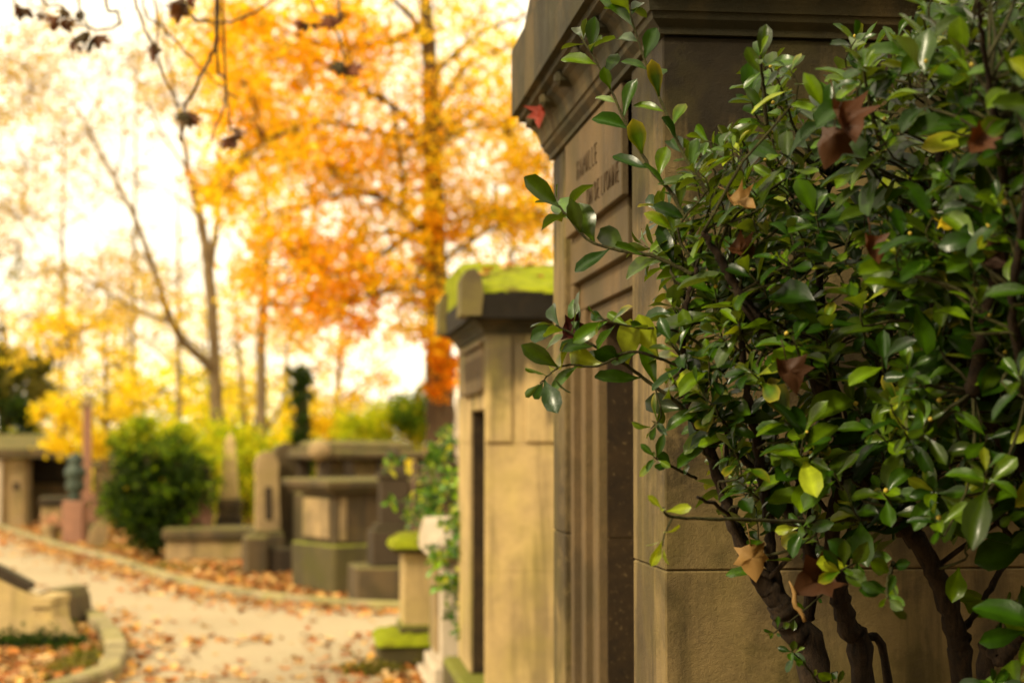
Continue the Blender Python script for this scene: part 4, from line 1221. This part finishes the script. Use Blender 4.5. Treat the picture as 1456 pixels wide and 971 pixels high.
# ------------------------------------------------------------------ overhanging tree with dry leaf clusters
mbT = MB(); tn = []
trunk = [Vector((-5.3, 9.6, -.1)), Vector((-5.25, 9.6, 2)), Vector((-5.1, 9.5, 4)), Vector((-5.0, 9.5, 6.5)), Vector((-4.8, 9.6, 9))]
q, rr = smooth_path(trunk, [.24, .19, .16, .12, .06], 5, .01); m_tube(mbT, q, rr, 10)
limb = [Vector((-5.08, 9.5, 4.2)), Vector((-3.9, 9.3, 4.75)), Vector((-2.4, 9.1, 4.75)), Vector((-1.0, 9.0, 4.8)), Vector((.4, 9.2, 4.7))]
q, rr = smooth_path(limb, [.07, .05, .035, .025, .012], 5, .02); m_tube(mbT, q, rr, 7); tn = q
lfs = []
brs = [([(309, -10), (308, 57), (295, 90), (283, 113), (262, 155), (257, 200)], 4.5),
       ([(190, -8), (211, 51), (232, 103), (252, 154)], 3), ([(306, 67), (322, 118), (316, 160), (299, 200)], 2.5), ([(322, 118), (326, 165), (326, 190)], 2),
       ([(150, -5), (168, 18), (165, 38), (129, 41), (98, 23)], 3), ([(260, -12), (272, 22), (319, 33), (360, 18), (396, -8)], 3),
       ([(200, -10), (240, 50), (280, 90), (310, 120), (340, 140)], 2), ([(20, -10), (24, 6), (30, 16)], 2), ([(60, -12), (90, 12), (96, 35)], 2),
       ([(480, -8), (482, 15), (480, 26)], 2), ([(440, -10), (470, 30), (488, 75), (487, 98)], 2), ([(215, -10), (225, 40), (222, 70)], 2), ([(110, -10), (120, 25), (127, 52)], 2)]
for pts_, w in brs:
    P = [at(x, y, 9.0 + .15 * math.sin(i + x)) for i, (x, y) in enumerate(pts_)]
    a = nearest(tn, P[0] + Vector((0, 0, .4)))
    P = [a] + P; w = w * 1.5 + .8; r = [w * 1.2 / 2 / F * 9] + [w / 2 / F * 9 * (1 - .45 * i / len(pts_)) for i in range(len(pts_))]
    q, rr = smooth_path(P, r, 5, .008); m_tube(mbT, q, rr, 5)
for (x, y, n, s) in ((28, 10, 4, .1), (46, 18, 3, .09), (93, 30, 4, .1), (102, 55, 2, .07), (127, 52, 4, .11), (258, 5, 4, .12), (222, 68, 4, .10), (272, 160, 5, .12), (250, 8, 3, .1), (327, 190, 4, .11), (487, 96, 4, .13), (480, 22, 3, .11), (437, 36, 3, .09), (98, 22, 2, .09)):
    p = at(x, y, 9.0); s *= .66; n = n + 1; lf = MB(); lfs.append(lf)
    for k in range(n):
        maple_leaf(lf, p + Vector((random.uniform(-.025, .025), random.uniform(-.03, .03), random.uniform(-.03, .03))), (random.uniform(-.5, .5), random.uniform(-.5, .5), -1), (random.uniform(-1, 1), random.uniform(-1, 1), .1), s * random.uniform(.8, 1.2), random.choice((-1.6, 1.7)), (.10 * random.uniform(.6, 1.6), .045, .012), random.uniform(.3, .6))
ot = thing('overhanging_tree', 'tree at the left edge whose thin twigs with brown leaf clusters hang in front', 'tree', (-5.3, 9.6, 0))
for m in [mbT] + lfs: m.v = [v - np.array((-5.3, 9.6, 0), np.float32) for v in m.v]
mbT.build('trunk', M['barkd'], ot)
for lf in lfs: lf.build('dry_leaf_cluster', M['drycol'], ot, True)

# unseen oak and yews, added to shade the bush and the big mausoleum
def add_shade_tree(name, label, cat, base, cc, rad, n, m, ls):
    mb = MB(); cr = MB(); cc = Vector(cc)
    tp = [(0, 0, -.1), (.05, 0, cc.z * .35), (cc.x * .3, cc.y * .3, cc.z * .7), (cc.x * .8, cc.y * .8, cc.z * 1.15)]
    q, rr = smooth_path(tp, [.3, .24, .2, .08], 5, .01); m_tube(mb, q, rr, 10)
    cen = []
    while len(cen) < n:
        c = RNG.uniform(-1, 1, 3)
        if .2 < c @ c <= 1: cen.append(c * np.array(rad) + np.array(cc))
    for c in cen:
        c = Vector(c); a = min(q, key=lambda k: (k - c).length)
        q2_, r2_ = smooth_path([a, a.lerp(c, .5) + Vector((0, 0, .2)), c], [.04, .025, .01], 3, .02); m_tube(mb, q2_, r2_, 4)
        C = RNG.normal(size=(m, 3)) * [.34, .34, .25] + np.array(c); C[:, 2] = np.maximum(C[:, 2], .02); leaf_quads(cr, C, ls, palcols('dkgreen', m))
    t = thing(name, label, cat, base)
    mb.build('trunk', M['barkd'], t); cr.build('crown', M['farleaf'], t, True)
add_shade_tree('added_shade_oak', 'unseen oak added above the path edge to cast shade on the bush', 'tree', (1.7, -2.6, 0), (-1.0, .7, 5.1), (2.7, 2.9, 2.3), 300, 70, .24)
add_shade_tree('added_shade_yew', 'unseen yew added right of the big bush to block light', 'tree', (3.1, 1.7, 0), (0, 0, 2.0), (1.0, 1.7, 1.9), 110, 90, .16)
add_shade_tree('added_shade_yew', 'broad unseen yew added behind the viewer to cut light on the bush', 'tree', (1.6, -6.0, 0), (0, 0, 2.4), (4.2, 1.3, 2.4), 190, 80, .24)

# ------------------------------------------------------------------ litter and low plants
def litter():
    k1a = np.array([(p.x, p.y) for p in k1]); k2a = np.array([(p.x, p.y) for p in k2])
    row = np.array([(-.45, y) for y in np.linspace(5, 14, 40)])
    def dist(A, P): 
        d = np.full(len(P), 1e9)
        for a in A: d = np.minimum(d, np.hypot(P[:, 0] - a[0], P[:, 1] - a[1]))
        return d
    N = 260000
    P = np.stack([RNG.uniform(-16, 3.5, N), RNG.uniform(5, 40, N)], 1)
    P = P[np.abs(P[:, 0] + .0) < .32 * P[:, 1] + 1]
    d1 = dist(k1a, P); d2 = dist(k2a, P); dr_ = dist(row, P)
    # beyond far kerb?
    yk = np.interp(P[:, 0], k1a[::1, 0][np.argsort(k1a[:, 0])], k1a[np.argsort(k1a[:, 0]), 1])
    beyond = P[:, 1] > yk
    leftside = P[:, 0] < np.interp(P[:, 1], k2a[np.argsort(k2a[:, 1]), 1], k2a[np.argsort(k2a[:, 1]), 0])
    n = np.sin(P[:, 0] * 2.1 + 1) * np.sin(P[:, 1] * 1.3) + .6 * np.sin(P[:, 0] * 5 + P[:, 1] * 3) + .4 * np.sin(P[:, 1] * 6.3 - P[:, 0] * 2)
    den = .016 * np.clip(.5 + n, .02, 3)
    den += .75 * np.exp(-(d1 / .5) ** 2) + .6 * np.exp(-(d2 / .45) ** 2) + .55 * np.exp(-(dr_ / .7) ** 2)
    band = np.exp(-((P[:, 1] - 15.2 - .12 * P[:, 0]) / .30) ** 2) * (P[:, 0] > -3.5) * .35
    band2 = np.exp(-((P[:, 1] - 12.6) / 1.0) ** 2) * .32 * np.clip((P[:, 0] + 3.2) / 2, 0, 1)
    den += band * .8 + band2 * .6
    den = np.where(beyond, .42 + .45 * np.clip(n * .5 + .4, 0, 1), den)
    den = np.where(leftside, .75, den)
    P = P[RNG.uniform(0, 1, len(P)) < den * .62]
    N = len(P)
    C = np.concatenate([P, RNG.uniform(.006, .035, (N, 1))], 1)
    pal = np.array([(.48, .17, .03), (.55, .25, .06), (.36, .11, .02), (.62, .38, .12), (.28, .12, .04), (.66, .45, .20), (.6, .30, .04)])
    cols = pal[RNG.integers(0, len(pal), N)] * RNG.uniform(.7, 1.15, (N, 1))
    n_ = RNG.normal(size=(N, 3)) * .35; n_[:, 2] = 1; n_ /= np.linalg.norm(n_, axis=1)[:, None]
    a = RNG.normal(size=(N, 3)); t = a - n_ * np.sum(a * n_, 1)[:, None]; t /= np.linalg.norm(t, axis=1)[:, None]
    b = np.cross(n_, t)
    L = RNG.uniform(.05, .12, N)[:, None]
    shape = [(-.5, 0, 0), (-.2, .42, .10), (.1, .22, .02), (.3, .34, .12), (.5, 0, .06), (.3, -.34, .12), (.1, -.22, .02), (-.2, -.42, .10)]
    v = np.stack([C + t * L * x + b * L * y + n_ * L * z * 1.4 for x, y, z in shape], 1)
    v[:, :, 2] = np.maximum(v[:, :, 2], .005)
    mb = MB(); mb.bulk(v, [[0, 1, 2, 7], [2, 3, 4, 5], [2, 5, 6, 7]], cols)
    for k in range(60):
        lx, ly = random.uniform(0, 1.6), random.uniform(.05, 1.7)
        w_ = Vector((B0.x, B0.y, 0)) + Matrix.Rotation(TH, 4, 'Z') @ Vector((lx, ly, 0))
        z_ = 2.645 + .27 * min(1, (ly + .10) / (W2 / 2 + .1)) * (W2 / 2)
        maple_leaf(mb, (w_.x, w_.y, z_), (random.uniform(-1, 1), random.uniform(-1, 1), .1), (0, random.uniform(-.3, .1), 1), random.uniform(.05, .09), random.uniform(-.6, .6), tuple(pal[random.randrange(7)]), .9)

    return tag(mb.build('leaf_litter', M['litter'], None, True), 'fallen orange and brown leaves strewn over path and verges', 'fallen leaves', None, 'stuff')
litter()
def groundcover(spots, name, label, pal, ls):
    mb = MB()
    for (px, py, rx, ry, rz, n) in spots:
        c = ground(px, py)
        C = RNG.normal(size=(n, 3)) * [rx, ry, rz] + np.array(c); C[:, 2] = np.abs(C[:, 2]) + .01
        leaf_quads(mb, C, ls, palcols(pal, n))
    return tag(mb.build(name, M['farleaf'], None, True), label, 'ground cover', None, 'stuff')
groundcover([(10, 922, .35, .12, .06, 900), (60, 922, .2, .08, .05, 420), (95, 912, .08, .06, .06, 160)], 'ivy_patch', 'dark ivy growing along the foot of the sloping tomb', 'dkgreen', .06)
groundcover([(110, 945, .09, .35, .02, 900), (530, 958, .10, .10, .04, 260), (200, 782, .3, .3, .06, 300), (100, 765, .3, .5, .08, 400), (235, 812, .3, .2, .05, 260)], 'grass_tufts', 'light green grass tufts along the kerbs', 'olive', .06)
groundcover([(370, 800, .12, .1, .14, 260), (330, 812, .2, .1, .03, 100)], 'ivy_patch', 'dark ivy clinging by the squat block marker', 'dkgreen', .06)

# ------------------------------------------------------------------ world, sun, camera
SUN_EL, SUN_AZ = R(40), R(228)     # azimuth measured clockwise from +Y; light from behind left
w = bpy.data.worlds.new('World'); sc.world = w; w.use_nodes = True
nt = w.node_tree; nt.nodes.clear()
out = nt.nodes.new('ShaderNodeOutputWorld'); bg = nt.nodes.new('ShaderNodeBackground')
sky = nt.nodes.new('ShaderNodeTexSky'); sky.sky_type = 'NISHITA'; sky.sun_disc = False
sky.sun_elevation = SUN_EL; sky.sun_rotation = SUN_AZ; sky.dust_density = 4; sky.air_density = 1; sky.ozone_density = .5
mixn = nt.nodes.new('ShaderNodeMix'); mixn.data_type = 'RGBA'; mixn.inputs[0].default_value = .86
tc = nt.nodes.new('ShaderNodeTexCoord'); cn_ = nt.nodes.new('ShaderNodeTexNoise'); cn_.inputs['Scale'].default_value = 2.2; cn_.inputs['Detail'].default_value = 5
rmp = nt.nodes.new('ShaderNodeMapRange'); rmp.inputs[3].default_value = .88; rmp.inputs[4].default_value = 1.1
cm = nt.nodes.new('ShaderNodeMix'); cm.data_type = 'RGBA'; cm.blend_type = 'MULTIPLY'; cm.inputs[0].default_value = 1
cm.inputs[6].default_value = (12.2, 10.3, 7.1, 1)
nt.links.new(tc.outputs['Generated'], cn_.inputs['Vector']); nt.links.new(cn_.outputs['Fac'], rmp.inputs[0]); nt.links.new(rmp.outputs[0], cm.inputs[7])
nt.links.new(sky.outputs[0], mixn.inputs[6]); nt.links.new(cm.outputs[2], mixn.inputs[7])
nt.links.new(mixn.outputs[2], bg.inputs['Color']); bg.inputs['Strength'].default_value = .12
nt.links.new(bg.outputs[0], out.inputs['Surface'])

sl = bpy.data.lights.new('sun', 'SUN'); sl.energy = 2.6; sl.angle = R(8); sl.color = (1, .86, .60)
so = bpy.data.objects.new('sun', sl); COL.objects.link(so)
dirv = Vector((math.sin(SUN_AZ) * math.cos(SUN_EL), math.cos(SUN_AZ) * math.cos(SUN_EL), math.sin(SUN_EL)))
so.rotation_euler = dirv.to_track_quat('Z', 'Y').to_euler(); so.location = dirv * 20

cam = bpy.data.cameras.new('camera'); co = bpy.data.objects.new('camera', cam); COL.objects.link(co); sc.camera = co
cam.sensor_width = 36; cam.lens = 36 * F / 1456; cam.clip_start = .1; cam.clip_end = 1200
co.location = (0, 0, CAMH); co.rotation_euler = (math.pi / 2 + PITCH, 0, 0)
cam.dof.use_dof = True; cam.dof.focus_distance = 3.85; cam.dof.aperture_fstop = 2.8
vs = sc.view_settings; sc.display_settings.display_device = 'sRGB'
vs.view_transform = 'Standard'; vs.look = 'None'; vs.exposure = .85; vs.gamma = 1
sc.render.engine = 'CYCLES'
sc.cycles.use_denoising = True
sc.cycles.max_bounces = 6; sc.cycles.transmission_bounces = 4; sc.cycles.diffuse_bounces = 4
print('DONE')
